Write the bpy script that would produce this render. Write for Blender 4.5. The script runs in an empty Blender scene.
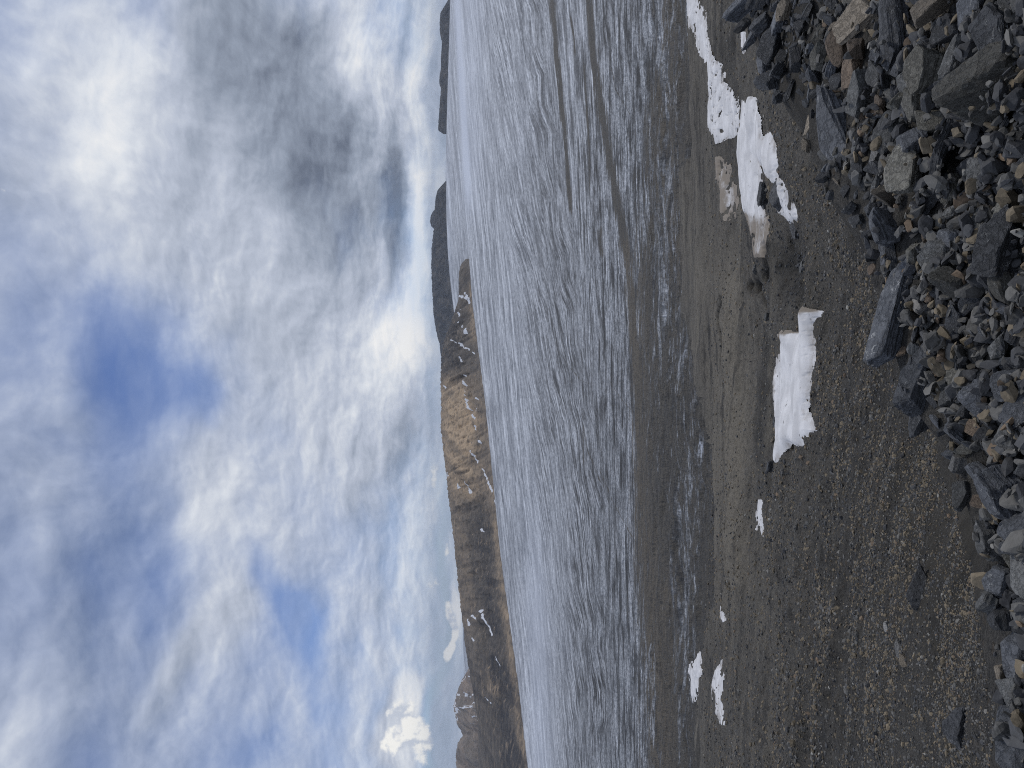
import bpy, bmesh, math, random
import numpy as np

# ------------------------------------------------------------------ set-up
scene = bpy.context.scene
COL = scene.collection
rng = np.random.default_rng(7)
random.seed(7)
F = 740.0                                  # focal length of the lens in pixels of the long side / 1024
PITCH = math.atan((512 - 440) / F)         # camera looks slightly below the horizon
CT, ST = math.cos(PITCH), math.sin(PITCH)


def ray(x, y):
    """photo pixel -> (sideways slope x/y, fall -z/y) of the ray through it"""
    u, v = 768.0 - np.asarray(y, float), np.asarray(x, float)
    dx = u - 384
    dy = F * CT - (v - 512) * ST
    dz = -F * ST - (v - 512) * CT
    return dx / dy, -dz / dy


def seen_at(k, t):
    """slope pair -> upright picture coordinates"""
    fw = CT + t * ST
    u = 384 + F * k / fw
    v = 512 + F * (t * CT - ST) / fw
    return u, v


# ------------------------------------------------------------------ noise in numpy
def _hash(ix, iy, iz, seed):
    h = (ix * 374761393 + iy * 668265263 + iz * 2147483647 + seed * 1274126177) & 0xFFFFFFFF
    h = ((h ^ (h >> 13)) * 1274126177) & 0xFFFFFFFF
    h = ((h ^ (h >> 16)) * 2246822519) & 0xFFFFFFFF
    return ((h ^ (h >> 15)) & 0xFFFFFF) / float(0xFFFFFF)


def vnoise(x, y, z=0.0, seed=0):
    x, y, z = np.broadcast_arrays(np.asarray(x, float), np.asarray(y, float), np.asarray(z, float))
    ix, iy, iz = np.floor(x).astype(np.int64), np.floor(y).astype(np.int64), np.floor(z).astype(np.int64)
    fx, fy, fz = x - ix, y - iy, z - iz
    fx, fy, fz = (f * f * f * (f * (f * 6 - 15) + 10) for f in (fx, fy, fz))
    r = 0
    for a in (0, 1):
        for b in (0, 1):
            for c in (0, 1):
                w = (fx if a else 1 - fx) * (fy if b else 1 - fy) * (fz if c else 1 - fz)
                r = r + w * _hash(ix + a, iy + b, iz + c, seed)
    return r * 2 - 1


def fbm(x, y, z=0.0, octv=4, gain=0.5, seed=0):
    r, a, s = 0, 1.0, 0.0
    x, y, z = np.asarray(x, float), np.asarray(y, float), np.asarray(z, float)
    for i in range(octv):
        r = r + a * vnoise(x, y, z, seed + i * 17)
        s += a
        a *= gain
        x, y, z = x * 2.03 + 5.1, y * 2.03 + 1.7, z * 2.03 + 3.3
    return r / s


def sstep(a, b, x):
    t = np.clip((x - a) / (b - a), 0, 1)
    return t * t * (3 - 2 * t)


def bump(x, c, w):
    return np.exp(-((x - c) / w) ** 2)


# ------------------------------------------------------------------ the lie of the land
COLS = {
    -700: [(1250, 1.2), (1050, 2.2), (950, 3.6), (900, 5), (850, 7.5), (800, 12), (760, 18), (720, 30), (700, 42),
           (660, 85), (640, 120), (600, 230), (565, 430), (545, 800), (530, 1600), (505, 4000), (480, 15000), (465, 40000)],
    0: [(1250, 1.2), (1050, 2.3), (1000, 2.9), (950, 3.7), (900, 5.1), (850, 7.5), (800, 12), (760, 18), (720, 30), (700, 42),
        (660, 85), (640, 120), (600, 230), (560, 450), (527, 1050), (518, 1600), (505, 4000), (480, 15000), (465, 40000)],
    200: [(1300, 1.2), (1060, 2.4), (985, 3.6), (950, 4.5), (900, 6), (850, 9), (800, 13.5), (760, 20), (720, 33), (700, 45),
          (660, 88), (640, 120), (600, 230), (560, 450), (520, 1100), (502, 1750), (494, 3000), (478, 15000), (460, 40000)],
    384: [(1400, 1.5), (1000, 5), (900, 8), (850, 11), (800, 16), (760, 23), (720, 37), (700, 49), (660, 92), (640, 122),
          (600, 230), (560, 450), (520, 1100), (485, 2300), (474, 4000), (462, 15000), (455, 40000)],
    506: [(1400, 1.5), (1000, 5), (900, 8), (850, 11), (800, 16), (760, 23), (720, 37), (700, 49), (660, 92), (640, 122),
          (600, 230), (560, 450), (520, 1100), (488, 2100), (468, 3400), (456, 5500), (446, 9500), (445.5, 13000), (446, 40000)],
    640: [(1400, 1.5), (1000, 5), (900, 8), (850, 11), (800, 16), (760, 22), (720, 36), (700, 48), (660, 90), (640, 120),
          (600, 230), (560, 450), (520, 1100), (488, 2100), (470, 3400), (457, 5600), (446.5, 9500), (445.5, 13000), (446, 40000)],
    768: [(1400, 1.5), (1000, 5), (900, 8), (850, 11), (800, 15), (760, 21), (720, 34), (700, 46), (660, 88), (640, 117),
          (600, 225), (560, 445), (520, 1080), (490, 2000), (472, 3500), (460, 6000), (451, 10000), (450, 13000), (450, 40000)],
    1500: [(1400, 1.5), (1000, 5), (900, 8), (850, 11), (800, 15), (760, 21), (720, 34), (700, 46), (660, 88), (640, 117),
           (600, 225), (560, 445), (520, 1080), (490, 2000), (472, 3500), (460, 6000), (455, 10000), (454, 13000), (454, 40000)],
}
LY = np.linspace(math.log(0.4), math.log(45000), 1800)
_us = sorted(COLS)
KC = np.array([(u - 384) / F / (CT + 0.25 * ST) for u in _us])
_tab = []
for u in _us:
    vs = np.array([c[0] for c in COLS[u]], float)
    ys = np.array([c[1] for c in COLS[u]], float)
    t = ray(vs, 768 - u)[1]
    c = np.interp(LY, np.log(ys), t)
    g = np.exp(-0.5 * (np.arange(-40, 41) / 13.0) ** 2)
    g /= g.sum()
    cp = np.concatenate([np.full(40, c[0]), c, np.full(40, c[-1])])
    _tab.append(np.convolve(cp, g, 'valid'))
TAB = np.array(_tab)
KF = np.linspace(KC[0], KC[-1], 400)       # refine and smooth sideways
TF = np.array([np.interp(KF, KC, TAB[:, j]) for j in range(len(LY))]).T
_g = np.exp(-0.5 * (np.arange(-24, 25) / 8.0) ** 2)
_g /= _g.sum()
_p = np.pad(TF, ((24, 24), (0, 0)), mode='edge')
TF = np.apply_along_axis(lambda a: np.convolve(a, _g, 'valid'), 0, _p)


def fall(k, y):
    k = np.clip(np.asarray(k, float), KF[0], KF[-1])
    fi = (k - KF[0]) / (KF[1] - KF[0])
    i = np.clip(fi.astype(int), 0, len(KF) - 2)
    fi = fi - i
    ly = np.clip((np.log(np.maximum(y, 0.41)) - LY[0]) / (LY[1] - LY[0]), 0, len(LY) - 1.001)
    j = ly.astype(int)
    fj = ly - j
    return (TF[i, j] * (1 - fi) * (1 - fj) + TF[i + 1, j] * fi * (1 - fj) + TF[i, j + 1] * (1 - fi) * fj + TF[i + 1, j + 1] * fi * fj)


# the bank of broken rock the photographer stands on
RIM_PX = [(730, -60), (736, -5), (742, 20), (752, 45), (775, 96), (806, 110), (812, 150), (822, 190), (850, 225), (865, 260), (880, 290),
          (890, 330), (905, 372), (918, 410), (935, 440), (945, 480), (957, 510), (966, 545), (972, 580), (982, 610), (985, 640), (990, 680),
          (1000, 720), (1008, 768), (1020, 840)]


def plane_z(x, y):
    return -1.56 - 0.2 * y - 0.03 * x


def to_bank(px, py):
    k, t = ray(px, py)
    y = 1.56 / (t - 0.2 - 0.03 * k)
    return k * y, y


RIM = np.array([to_bank(*p) for p in RIM_PX])
POLY = np.vstack([RIM, [(-3.2, 1.2), (-6, -1.0), (-6, -14), (14, -14), (14, 5.0), (8.5, 8.6)]])


def poly_sd(px, py, poly):
    """signed distance, negative inside"""
    px, py = np.asarray(px, float), np.asarray(py, float)
    d = np.full(px.shape, 1e18)
    ins = np.zeros(px.shape, bool)
    n = len(poly)
    for i in range(n):
        ax, ay = poly[i]
        bx, by = poly[(i + 1) % n]
        ex, ey = bx - ax, by - ay
        h = np.clip(((px - ax) * ex + (py - ay) * ey) / (ex * ex + ey * ey + 1e-12), 0, 1)
        d = np.minimum(d, (px - ax - ex * h) ** 2 + (py - ay - ey * h) ** 2)
        c = ((ay > py) != (by > py)) & (px < (bx - ax) * (py - ay) / (by - ay + 1e-15) + ax)
        ins ^= c
    d = np.sqrt(d)
    return np.where(ins, -d, d)


# soil hollows and cracks in the moraine, (photo polyline, depth in m, half width in m)
CRACKS = [([(752, 288), (757, 283), (759, 292), (761, 304), (764, 312)], 0.6, 0.2),
          ([(750, 283), (746, 286), (748, 290)], 0.35, 0.14),
          ([(722, 300), (718, 320), (722, 345), (719, 372)], 0.35, 0.18),
          ([(764, 252), (766, 262), (768, 270), (762, 276)], 0.5, 0.2)]


def solve(px, py, ymin=3.0):
    """where the ray through a photo pixel meets the (smooth) open ground"""
    k, t = ray(px, py)
    ys = np.exp(np.linspace(math.log(ymin), math.log(30000), 3000))
    f = fall(np.full(ys.shape, k), ys) - t
    s = np.where((f[:-1] > 0) & (f[1:] <= 0))[0]
    if len(s) == 0:
        i = int(np.argmin(np.abs(f)))
        return float(k * ys[i]), float(ys[i])
    i = s[0]
    w = f[i] / (f[i] - f[i + 1] + 1e-12)
    y = ys[i] * (1 - w) + ys[i + 1] * w
    return float(k * y), float(y)


def solve_many(px, py, ymin=3.0):
    k, t = ray(px, py)
    ys = np.exp(np.linspace(math.log(ymin), math.log(600), 500))
    out = np.zeros((len(k), 2))
    for a in range(0, len(k), 4000):
        kk, t_ = k[a:a + 4000], t[a:a + 4000]
        f = fall(kk[:, None] + 0 * ys[None], ys[None] + 0 * kk[:, None]) - t_[:, None]
        hit = (f[:, :-1] > 0) & (f[:, 1:] <= 0)
        i = np.where(hit.any(1), hit.argmax(1), np.abs(f[:, :-1]).argmin(1))
        r = np.arange(len(kk))
        f0, f1 = f[r, i], f[r, i + 1]
        w = np.clip(f0 / (f0 - f1 + 1e-12), 0, 1)
        y = ys[i] * (1 - w) + ys[i + 1] * w
        out[a:a + 4000, 0], out[a:a + 4000, 1] = kk * y, y
    return out


CRACK_XY = [(np.array([solve(*p) for p in pl]), d, w) for pl, d, w in CRACKS]


def seg_dist(x, y, pl):
    d = np.full(np.shape(x), 1e18)
    for (ax, ay), (bx, by) in zip(pl[:-1], pl[1:]):
        ex, ey = bx - ax, by - ay
        h = np.clip(((x - ax) * ex + (y - ay) * ey) / (ex * ex + ey * ey + 1e-12), 0, 1)
        d = np.minimum(d, (x - ax - ex * h) ** 2 + (y - ay - ey * h) ** 2)
    return np.sqrt(d)


def land_z(x, y, fine=1.0):
    """height of the land in metres (eye = 0)"""
    x, y = np.asarray(x, float), np.asarray(y, float)
    yy = np.maximum(y, 0.45)
    k = x / yy
    z = -yy * fall(k, yy)
    # roughness of every scale, fading out on the far ice
    a = np.clip(yy * 0.012, 0.02, 6.0) * (1 - sstep(3000, 9000, yy))
    near = 1 - sstep(60, 140, yy)
    z = z + a * near * (fbm(x * 0.11, y * 0.16, 0, 4, .5, 3) * 1.1)
    z = z + near * sstep(5, 9, yy) * (0.16 * fbm(x * 0.55, y * .8, 0, 4 if fine == 1 else 2, .55, 9) * (1 + .7 * (1 - sstep(14, 30, yy))) + fine * 0.06 * fbm(x * 2.6, y * 2.6, 0, 3, .6, 12))
    z = z + fine * (1 - sstep(25, 60, yy)) * 0.05 * fbm(x * 1.8, y * 1.8, 0, 4, .55, 5)
    ice = sstep(70, 140, yy) * (1 - sstep(2500, 5000, yy))
    z = z + ice * np.clip(yy * 0.0016, 0, 1.6) * fbm(x / 160, y / 26, 0, 5, .6, 21)
    # a low dusty ridge across the moraine
    u, v = seen_at(k, fall(k, yy))
    cl = 735 + 0.02 * (384 - u)
    z = z + 0.5 * bump(v, cl, 7) * sstep(150, 230, u) * (1 - sstep(440, 520, u))
    for pl, d, w in CRACK_XY:
        m = (np.abs(y - pl[:, 1].mean()) < 12) & (np.abs(x - pl[:, 0].mean()) < 12)
        if m.any():
            z = np.where(m, z - d * np.exp(-(seg_dist(x, y, pl) / w) ** 2), z)
    yq = 768 - u
    z = z - .55 * np.exp(-((v - 786) / 12) ** 2 - ((yq - 262) / 40) ** 2) + .12 * np.exp(-((v - 786) / 18) ** 2 - ((yq - 262) / 50) ** 2) * fbm(x * 3, y * 3, 0, 4, .6, 15) * (y > 12)
    # the bank
    near = y < 16
    if np.any(near):
        sd = poly_sd(x, y, POLY)
        sd = sd + 0.08 * fbm(x * 1.7, y * 1.7, 0, 3, .5, 31)
        b = plane_z(x, y) + 0.07 * fbm(x * 1.1, y * 1.1, 0, 3, .5, 33) - 0.95 * np.maximum(sd, 0) - 0.04
        d = b - z
        z = np.where(near, np.where(d > 0, b, z), z)
    return z


# ------------------------------------------------------------------ mesh helpers
def mesh_np(name, verts, quads, tris=None, smooth=True):
    me = bpy.data.meshes.new(name)
    nv = len(verts)
    faces = []
    nq = 0 if quads is None else len(quads)
    nt = 0 if tris is None else len(tris)
    me.vertices.add(nv)
    me.vertices.foreach_set('co', np.ascontiguousarray(verts, dtype=np.float32).ravel())
    idx = []
    starts = []
    if nq:
        idx.append(np.asarray(quads, np.int32).ravel())
        starts.append(np.arange(nq, dtype=np.int32) * 4)
    if nt:
        idx.append(np.asarray(tris, np.int32).ravel())
        starts.append(nq * 4 + np.arange(nt, dtype=np.int32) * 3)
    idx = np.concatenate(idx)
    me.loops.add(len(idx))
    me.loops.foreach_set('vertex_index', idx)
    me.polygons.add(nq + nt)
    me.polygons.foreach_set('loop_start', np.concatenate(starts))
    me.update(calc_edges=True)
    me.polygons.foreach_set('use_smooth', np.full(nq + nt, smooth))
    me.validate()
    return me


def attr(me, name, data):
    data = np.asarray(data, np.float32)
    if data.ndim == 1:
        a = me.attributes.new(name, 'FLOAT', 'POINT')
        a.data.foreach_set('value', np.ascontiguousarray(data))
    else:
        a = me.attributes.new(name, 'FLOAT_VECTOR', 'POINT')
        a.data.foreach_set('vector', np.ascontiguousarray(data).ravel())


def grid_quads(nr, nc, keep=None):
    i = np.arange(nr * nc).reshape(nr, nc)
    q = np.stack([i[:-1, :-1], i[:-1, 1:], i[1:, 1:], i[1:, :-1]], -1).reshape(-1, 4)
    return q if keep is None else q[keep.ravel()]


def compact(verts, quads, *attrs):
    used = np.unique(quads)
    m = np.full(len(verts), -1, np.int64)
    m[used] = np.arange(len(used))
    return (verts[used], m[quads]) + tuple(a[used] for a in attrs)


def link(name, me, mat=None, label=None, cat=None, group=None, kind=None, parent=None):
    o = bpy.data.objects.new(name, me)
    COL.objects.link(o)
    if mat is not None and me is not None and not me.materials:
        me.materials.append(mat)
    if label:
        o['label'] = label
    if cat:
        o['category'] = cat
    if group:
        o['group'] = group
    if kind:
        o['kind'] = kind
    if parent:
        o.parent = parent
    return o


# ------------------------------------------------------------------ node helpers
class NT:
    def __init__(self, tree):
        self.t = tree
        self.n = tree.nodes
        self.l = tree.links

    def new(self, typ, **kw):
        nd = self.n.new(typ)
        for a, b in kw.items():
            setattr(nd, a, b)
        return nd

    def put(self, sock, val):
        if isinstance(val, bpy.types.NodeSocket):
            self.l.new(val, sock)
        elif val is not None:
            if isinstance(val, (tuple, list)) and sock.type == 'RGBA' and len(val) == 3:
                val = (*val, 1)
            sock.default_value = val

    def math(self, op, a, b=None, c=None, clamp=False):
        nd = self.new('ShaderNodeMath', operation=op, use_clamp=clamp)
        for s, v in zip(nd.inputs, (a, b, c)):
            self.put(s, v)
        return nd.outputs[0]

    def vmath(self, op, a, b=None, c=None, scale=None):
        nd = self.new('ShaderNodeVectorMath', operation=op)
        for s, v in zip(nd.inputs, (a, b, c)):
            self.put(s, v)
        if scale is not None:
            self.put(nd.inputs['Scale'], scale)
        return nd.outputs['Value'] if op in ('DOT_PRODUCT', 'LENGTH', 'DISTANCE') else nd.outputs[0]

    def noise(self, vec, scale, detail=4, rough=.5, dist=0, lac=2.0, typ='FBM', out='Fac'):
        nd = self.new('ShaderNodeTexNoise', noise_dimensions='3D')
        nd.noise_type = typ
        self.put(nd.inputs['Vector'], vec)
        for k, v in (('Scale', scale), ('Detail', detail), ('Roughness', rough), ('Distortion', dist), ('Lacunarity', lac)):
            self.put(nd.inputs[k], v)
        return nd.outputs[out]

    def voronoi(self, vec, scale, feat='F1', out='Distance', rnd=1.0, **kw):
        nd = self.new('ShaderNodeTexVoronoi', feature=feat)
        self.put(nd.inputs['Vector'], vec)
        self.put(nd.inputs['Scale'], scale)
        self.put(nd.inputs['Randomness'], rnd)
        for k, v in kw.items():
            self.put(nd.inputs[k], v)
        return nd.outputs[out]

    def ramp(self, x, lo, hi, a=0.0, b=1.0, smooth=True):
        nd = self.new('ShaderNodeMapRange', interpolation_type='SMOOTHSTEP' if smooth else 'LINEAR', clamp=True)
        for k, v in zip(('Value', 'From Min', 'From Max', 'To Min', 'To Max'), (x, lo, hi, a, b)):
            self.put(nd.inputs[k], v)
        return nd.outputs[0]

    def mix(self, fac, a, b, mode='MIX'):
        nd = self.new('ShaderNodeMix', data_type='RGBA', blend_type=mode)
        self.put(nd.inputs[0], fac)
        self.put(nd.inputs[6], a)
        self.put(nd.inputs[7], b)
        return nd.outputs[2]

    def attr(self, name, out='Fac'):
        nd = self.new('ShaderNodeAttribute', attribute_name=name)
        return nd.outputs[out]

    def mapping(self, vec, loc=(0, 0, 0), rot=(0, 0, 0), scale=(1, 1, 1), typ='POINT'):
        nd = self.new('ShaderNodeMapping', vector_type=typ)
        self.put(nd.inputs['Vector'], vec)
        nd.inputs['Location'].default_value = loc
        nd.inputs['Rotation'].default_value = rot
        nd.inputs['Scale'].default_value = scale
        return nd.outputs[0]

    def bump(self, h, strength, dist, normal=None):
        nd = self.new('ShaderNodeBump')
        self.put(nd.inputs['Height'], h)
        nd.inputs['Strength'].default_value = strength
        self.put(nd.inputs['Distance'], dist)
        if normal is not None:
            self.put(nd.inputs['Normal'], normal)
        return nd.outputs[0]


def material(name):
    m = bpy.data.materials.new(name)
    m.use_nodes = True
    g = NT(m.node_tree)
    bs = m.node_tree.nodes['Principled BSDF']
    bs.inputs['Specular IOR Level'].default_value = 0.3
    return m, g, bs


def ground_pos(g):
    return g.new('ShaderNodeNewGeometry').outputs['Position']


def c255(r, g, b, s=1.0):
    f = lambda c: ((c / 255 + .055) / 1.055) ** 2.4 if c > 10 else c / 255 / 12.92
    return (f(r) * s, f(g) * s, f(b) * s)


# ------------------------------------------------------------------ materials of the setting
def mat_gravel():
    m, g, bs = material('gravel_ground')
    p = ground_pos(g)
    tan, wet, soil = g.attr('tan'), g.attr('wet'), g.attr('soil')
    v1 = g.voronoi(p, 17, out='Color')
    v1d = g.voronoi(p, 17)
    v2 = g.voronoi(p, 45, out='Color')
    v2d = g.voronoi(p, 45)
    n0 = g.noise(p, 0.6, 6, .62)
    n1 = g.noise(p, 6, 5, .7)
    sx = g.new('ShaderNodeSeparateColor')
    g.put(sx.inputs[0], v1)
    sy = g.new('ShaderNodeSeparateColor')
    g.put(sy.inputs[0], v2)
    base = g.mix(g.ramp(n0, .3, .7), (.112, .097, .076), (.178, .155, .120))
    base = g.mix(tan, base, g.mix(n1, (.16, .139, .105), (.34, .30, .235)))
    st = g.mix(sx.outputs[0], (.03, .03, .03), (.17, .16, .145))
    st = g.mix(g.ramp(sx.outputs[1], .72, .95), st, (.17, .125, .078))
    st2 = g.mix(sy.outputs[0], (.03, .03, .031), (.2, .188, .165))
    col = g.mix(.62, base, st2)
    pick = g.math('MULTIPLY', g.ramp(sx.outputs[2], .45, .6), g.ramp(v1d, .55, .35))
    col = g.mix(g.math('MULTIPLY', pick, .75), col, st)
    col = g.mix(g.math('MULTIPLY', g.math('MULTIPLY', tan, .6), 1.0), col, base)
    col = g.mix(soil, col, g.mix(n1, (.05, .042, .028), (.085, .072, .05)))
    col = g.mix(g.attr('near'), col, (.035, .033, .03))  # nearby ground painted darker to stand for shaded gaps between stones
    far = g.noise(p, 2.2, 8, .75)
    spk = g.ramp(far, .62, .72)
    col = g.mix(g.math('MULTIPLY', spk, .5), col, (.2, .19, .17))
    col = g.mix(g.math('MULTIPLY', g.ramp(g.noise(p, 1.1, 9, .8), .52, .32), .45), col, (.022, .022, .022))
    col = g.mix(wet, col, (.022, .021, .019))  # wet soil, with the shade of the cracks painted in
    g.put(bs.inputs['Base Color'], col)
    bs.inputs['Roughness'].default_value = .88
    px_ = g.noise(g.mapping(p, scale=(1, .55, 1)), 5, 6, .85)
    col = g.mix(g.ramp(px_, .52, .34, 0, .6), col, (.02, .02, .02))
    col = g.mix(g.ramp(px_, .58, .72, 0, .55), col, (.2, .185, .155))
    stv = g.noise(g.mapping(p, scale=(.10, .9, 1)), 1, 7, .72)
    col = g.mix(g.math('MULTIPLY', g.ramp(stv, .5, .68), g.attr('streak')), col, (.2, .18, .145))
    col = g.mix(g.math('MULTIPLY', g.ramp(stv, .5, .34), g.attr('streak')), col, (.03, .029, .028))
    g.put(bs.inputs['Base Color'], col)
    h = g.math('ADD', g.math('MULTIPLY', g.math('SUBTRACT', .6, v1d), g.math('MULTIPLY', pick, 1.0)), g.math('MULTIPLY', v2d, -.35))
    h = g.math('MULTIPLY', h, g.math('SUBTRACT', 1.0, soil))
    h = g.math('ADD', h, g.math('MULTIPLY', n1, .6))
    b = g.bump(h, .9, .05)
    b = g.bump(far, .9, .25, b)
    g.put(bs.inputs['Normal'], b)
    return m


def mat_ice():
    m, g, bs = material('glacier_ice')
    debris, firn, dirty, chev = g.attr('debris'), g.attr('firn'), g.attr('dirty'), g.attr('chevron')
    p = ground_pos(g)

    def lines(fl, k):
        """light value 0..1 of one family of flow lines"""
        a = g.noise(g.mapping(fl, loc=(k, 3, 2), scale=(.5, 6.0, 1)), 1, 3, .6, 0)
        r1 = g.math('ABSOLUTE', g.math('SUBTRACT', g.noise(g.mapping(fl, loc=(k, 9, 1), scale=(.36, 7.5, 1)), 1, 1.3, .55, 0), .5))
        r2 = g.math('ABSOLUTE', g.math('SUBTRACT', g.noise(g.mapping(fl, loc=(3, k, 6), scale=(.8, 14, 1)), 1, 1.5, .55, 0), .5))
        r3 = g.math('ABSOLUTE', g.math('SUBTRACT', g.noise(g.mapping(fl, loc=(1, k, 8), scale=(6.5, 25, 1)), 1, 1, .5, .2), .5))
        f = g.noise(g.mapping(fl, loc=(k, 1, 4), scale=(3.4, 30, 1)), 1, 3, .8, .0)
        d = g.math('MAXIMUM', g.ramp(r1, .075, .02), g.math('MULTIPLY', g.ramp(r2, .11, .03), 1.0))
        d = g.math('MAXIMUM', d, g.math('MULTIPLY', g.ramp(r3, .12, .03), g.ramp(dirty, .2, .6, .1, .9)))
        br = g.ramp(g.noise(g.mapping(fl, loc=(k, 6, 4), scale=(4, 10, 1)), 1, 4, .7), .40, .60)    # lines come and go
        d = g.math('MULTIPLY', d, g.math('MULTIPLY_ADD', br, .7, .3))
        return a, d, f
    a1, d1, f1 = lines(g.attr('flow', 'Vector'), 2.3)
    a2, d2, f2 = lines(g.attr('arcs', 'Vector'), 5.7)
    mixf = lambda x, y: g.math('ADD', g.math('MULTIPLY', x, g.math('SUBTRACT', 1.0, chev)), g.math('MULTIPLY', y, chev))
    a, d, f = mixf(a1, a2), mixf(d1, d2), mixf(f1, f2)
    blot = g.noise(g.mapping(g.attr('flow', 'Vector'), loc=(3, 1, 8), scale=(1.6, 8, 1)), 1, 6, .72, .3)
    t = g.math('ADD', g.math('MULTIPLY', g.math('SUBTRACT', a, .5), .22), g.math('MULTIPLY', g.math('SUBTRACT', f, .5), g.math('MULTIPLY_ADD', chev, .9, 2.3)))
    t = g.math('ADD', t, g.math('MULTIPLY', g.math('SUBTRACT', blot, .5), g.math('MULTIPLY_ADD', chev, .35, .16)))
    sp_ = g.noise(g.mapping(g.attr('flow', 'Vector'), loc=(8, 2, 5), scale=(55, 34, 1)), 1, 2, .7)
    t = g.math('ADD', t, g.math('MULTIPLY', g.math('SUBTRACT', sp_, .5), g.math('MULTIPLY_ADD', dirty, 1.5, .5)))
    t = g.math('ADD', g.math('SUBTRACT', .62, g.math('MULTIPLY', dirty, .16)), t)
    ice = g.mix(g.ramp(t, .2, .95, 0, 1, False), c255(110, 114, 120), c255(210, 214, 220))
    dk = g.math('MULTIPLY', d, g.ramp(dirty, .05, .6, .5, 1.0))
    ice = g.mix(dk, ice, g.mix(g.ramp(dirty, .1, .5), c255(92, 96, 104), (.03, .03, .031)))
    ice = g.mix(g.math('MULTIPLY', firn, .85), ice, g.mix(a, c255(184, 191, 205), c255(214, 219, 228)))
    # blown and washed-out grit
    fl = g.attr('flow', 'Vector')
    dn = g.noise(g.mapping(fl, loc=(11, 3, 1), scale=(1.3, 8, 1)), 1, 3, .6, .1)
    dn2 = g.noise(g.mapping(fl, loc=(2, 3, 9), scale=(5, 26, 1)), 1, 5, .8, .15)
    # the two stripes and the margin are darker, coarser rubble
    q = g.math('ADD', debris, g.math('MULTIPLY', g.math('SUBTRACT', dn, .5), .6))
    q = g.math('ADD', q, g.math('MULTIPLY', g.math('SUBTRACT', dn2, .5), 2.3))
    dm = g.math('MULTIPLY', g.ramp(q, .34, .72), g.ramp(debris, .02, .2))
    grit = g.noise(p, 1.6, 9, .85)
    dirt = g.mix(g.ramp(grit, .36, .64), (.024, .022, .019), (.105, .094, .077))
    dirt = g.mix(g.attr('tan'), dirt, g.mix(grit, (.05, .042, .031), (.18, .148, .105)))
    gr2 = g.noise(g.mapping(fl, loc=(5, 5, 1), scale=(36, 24, 1)), 1, 3, .8)
    dirt = g.mix(g.ramp(gr2, .5, .3, 0, .8), dirt, (.018, .018, .018))
    dirt = g.mix(g.ramp(gr2, .6, .75, 0, .7), dirt, (.2, .19, .17))
    dirt = g.mix(g.ramp(dn2, .36, .62, .6, 0), dirt, (.022, .022, .023))
    dirt = g.mix(g.math('MULTIPLY', g.ramp(dn2, .62, .7), .45), dirt, c255(135, 140, 146))
    col = g.mix(dm, ice, dirt)
    g.put(bs.inputs['Base Color'], col)
    bs.inputs['Roughness'].default_value = .75
    b = g.bump(g.math('ADD', t, g.math('MULTIPLY', d, -.5)), .5, 1.2)
    b = g.bump(grit, .5, .4, b)
    g.put(bs.inputs['Normal'], b)
    return m


def mat_snow():
    m, g, bs = material('old_snow')
    p = ground_pos(g)
    n = g.noise(p, 1.6, 6, .6)
    col = g.mix(g.ramp(n, .35, .7), c255(196, 195, 195), c255(222, 221, 221))
    d = g.math('ADD', g.attr('dirt'), g.math('MULTIPLY', g.math('SUBTRACT', g.noise(p, 2.4, 6, .7), .5), .9))
    col = g.mix(g.math('MULTIPLY', g.ramp(d, .2, .6), .9), col, c255(118, 106, 90))
    sp = g.math('MULTIPLY', g.ramp(g.noise(p, 5.0, 3, .5), .66, .72), g.ramp(g.noise(p, .5, 2, .5), .4, .6))
    col = g.mix(sp, col, (.06, .055, .05))
    g.put(bs.inputs['Base Color'], col)
    bs.inputs['Roughness'].default_value = .7
    g.put(bs.inputs['Normal'], g.bump(g.noise(p, 3.5, 5, .6), .25, .06))
    return m


def mat_mountain(name, rock_a, rock_b, tanc, darkc, snow, scale):
    m, g, bs = material(name)
    p = ground_pos(g)
    n = g.noise(p, scale, 9, .68, .3)
    n2 = g.noise(g.mapping(p, scale=(1, 1, 3.5)), scale * 2.2, 8, .7, .4)
    gully = g.attr('gully')
    col = g.mix(g.ramp(n, .3, .7), rock_a, rock_b)
    col = g.mix(g.math('MULTIPLY', g.attr('tan'), g.ramp(n2, .3, .55, .55, 1)), col, tanc)
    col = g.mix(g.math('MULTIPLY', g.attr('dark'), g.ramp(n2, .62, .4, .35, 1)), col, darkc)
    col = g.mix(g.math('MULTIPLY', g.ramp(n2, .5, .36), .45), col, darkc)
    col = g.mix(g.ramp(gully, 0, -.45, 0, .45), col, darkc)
    col = g.mix(g.math('MULTIPLY', g.ramp(n2, .57, .66), .4), col, tanc)
    if snow:
        w = g.math('ADD', g.attr('snow'), g.math('MULTIPLY', g.math('SUBTRACT', n, .5), 1.1))
        col = g.mix(g.ramp(w, .62, .7), col, (.62, .64, .68))
    g.put(bs.inputs['Base Color'], col)
    bs.inputs['Roughness'].default_value = .95
    g.put(bs.inputs['Normal'], g.bump(n2, .7, .12 / scale))
    return m


# ------------------------------------------------------------------ ground + glacier sheet
EDGE = np.array([(0, 692), (60, 694), (120, 694), (180, 682), (250, 676), (300, 682), (340, 690), (372, 696), (430, 704), (480, 708), (520, 712),
                 (600, 714), (640, 706), (700, 698), (768, 696)], float)        # (photo y, photo x) of the ice margin


def edge_v(u):
    return np.interp(768 - u, EDGE[:, 0], EDGE[:, 1])


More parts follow.
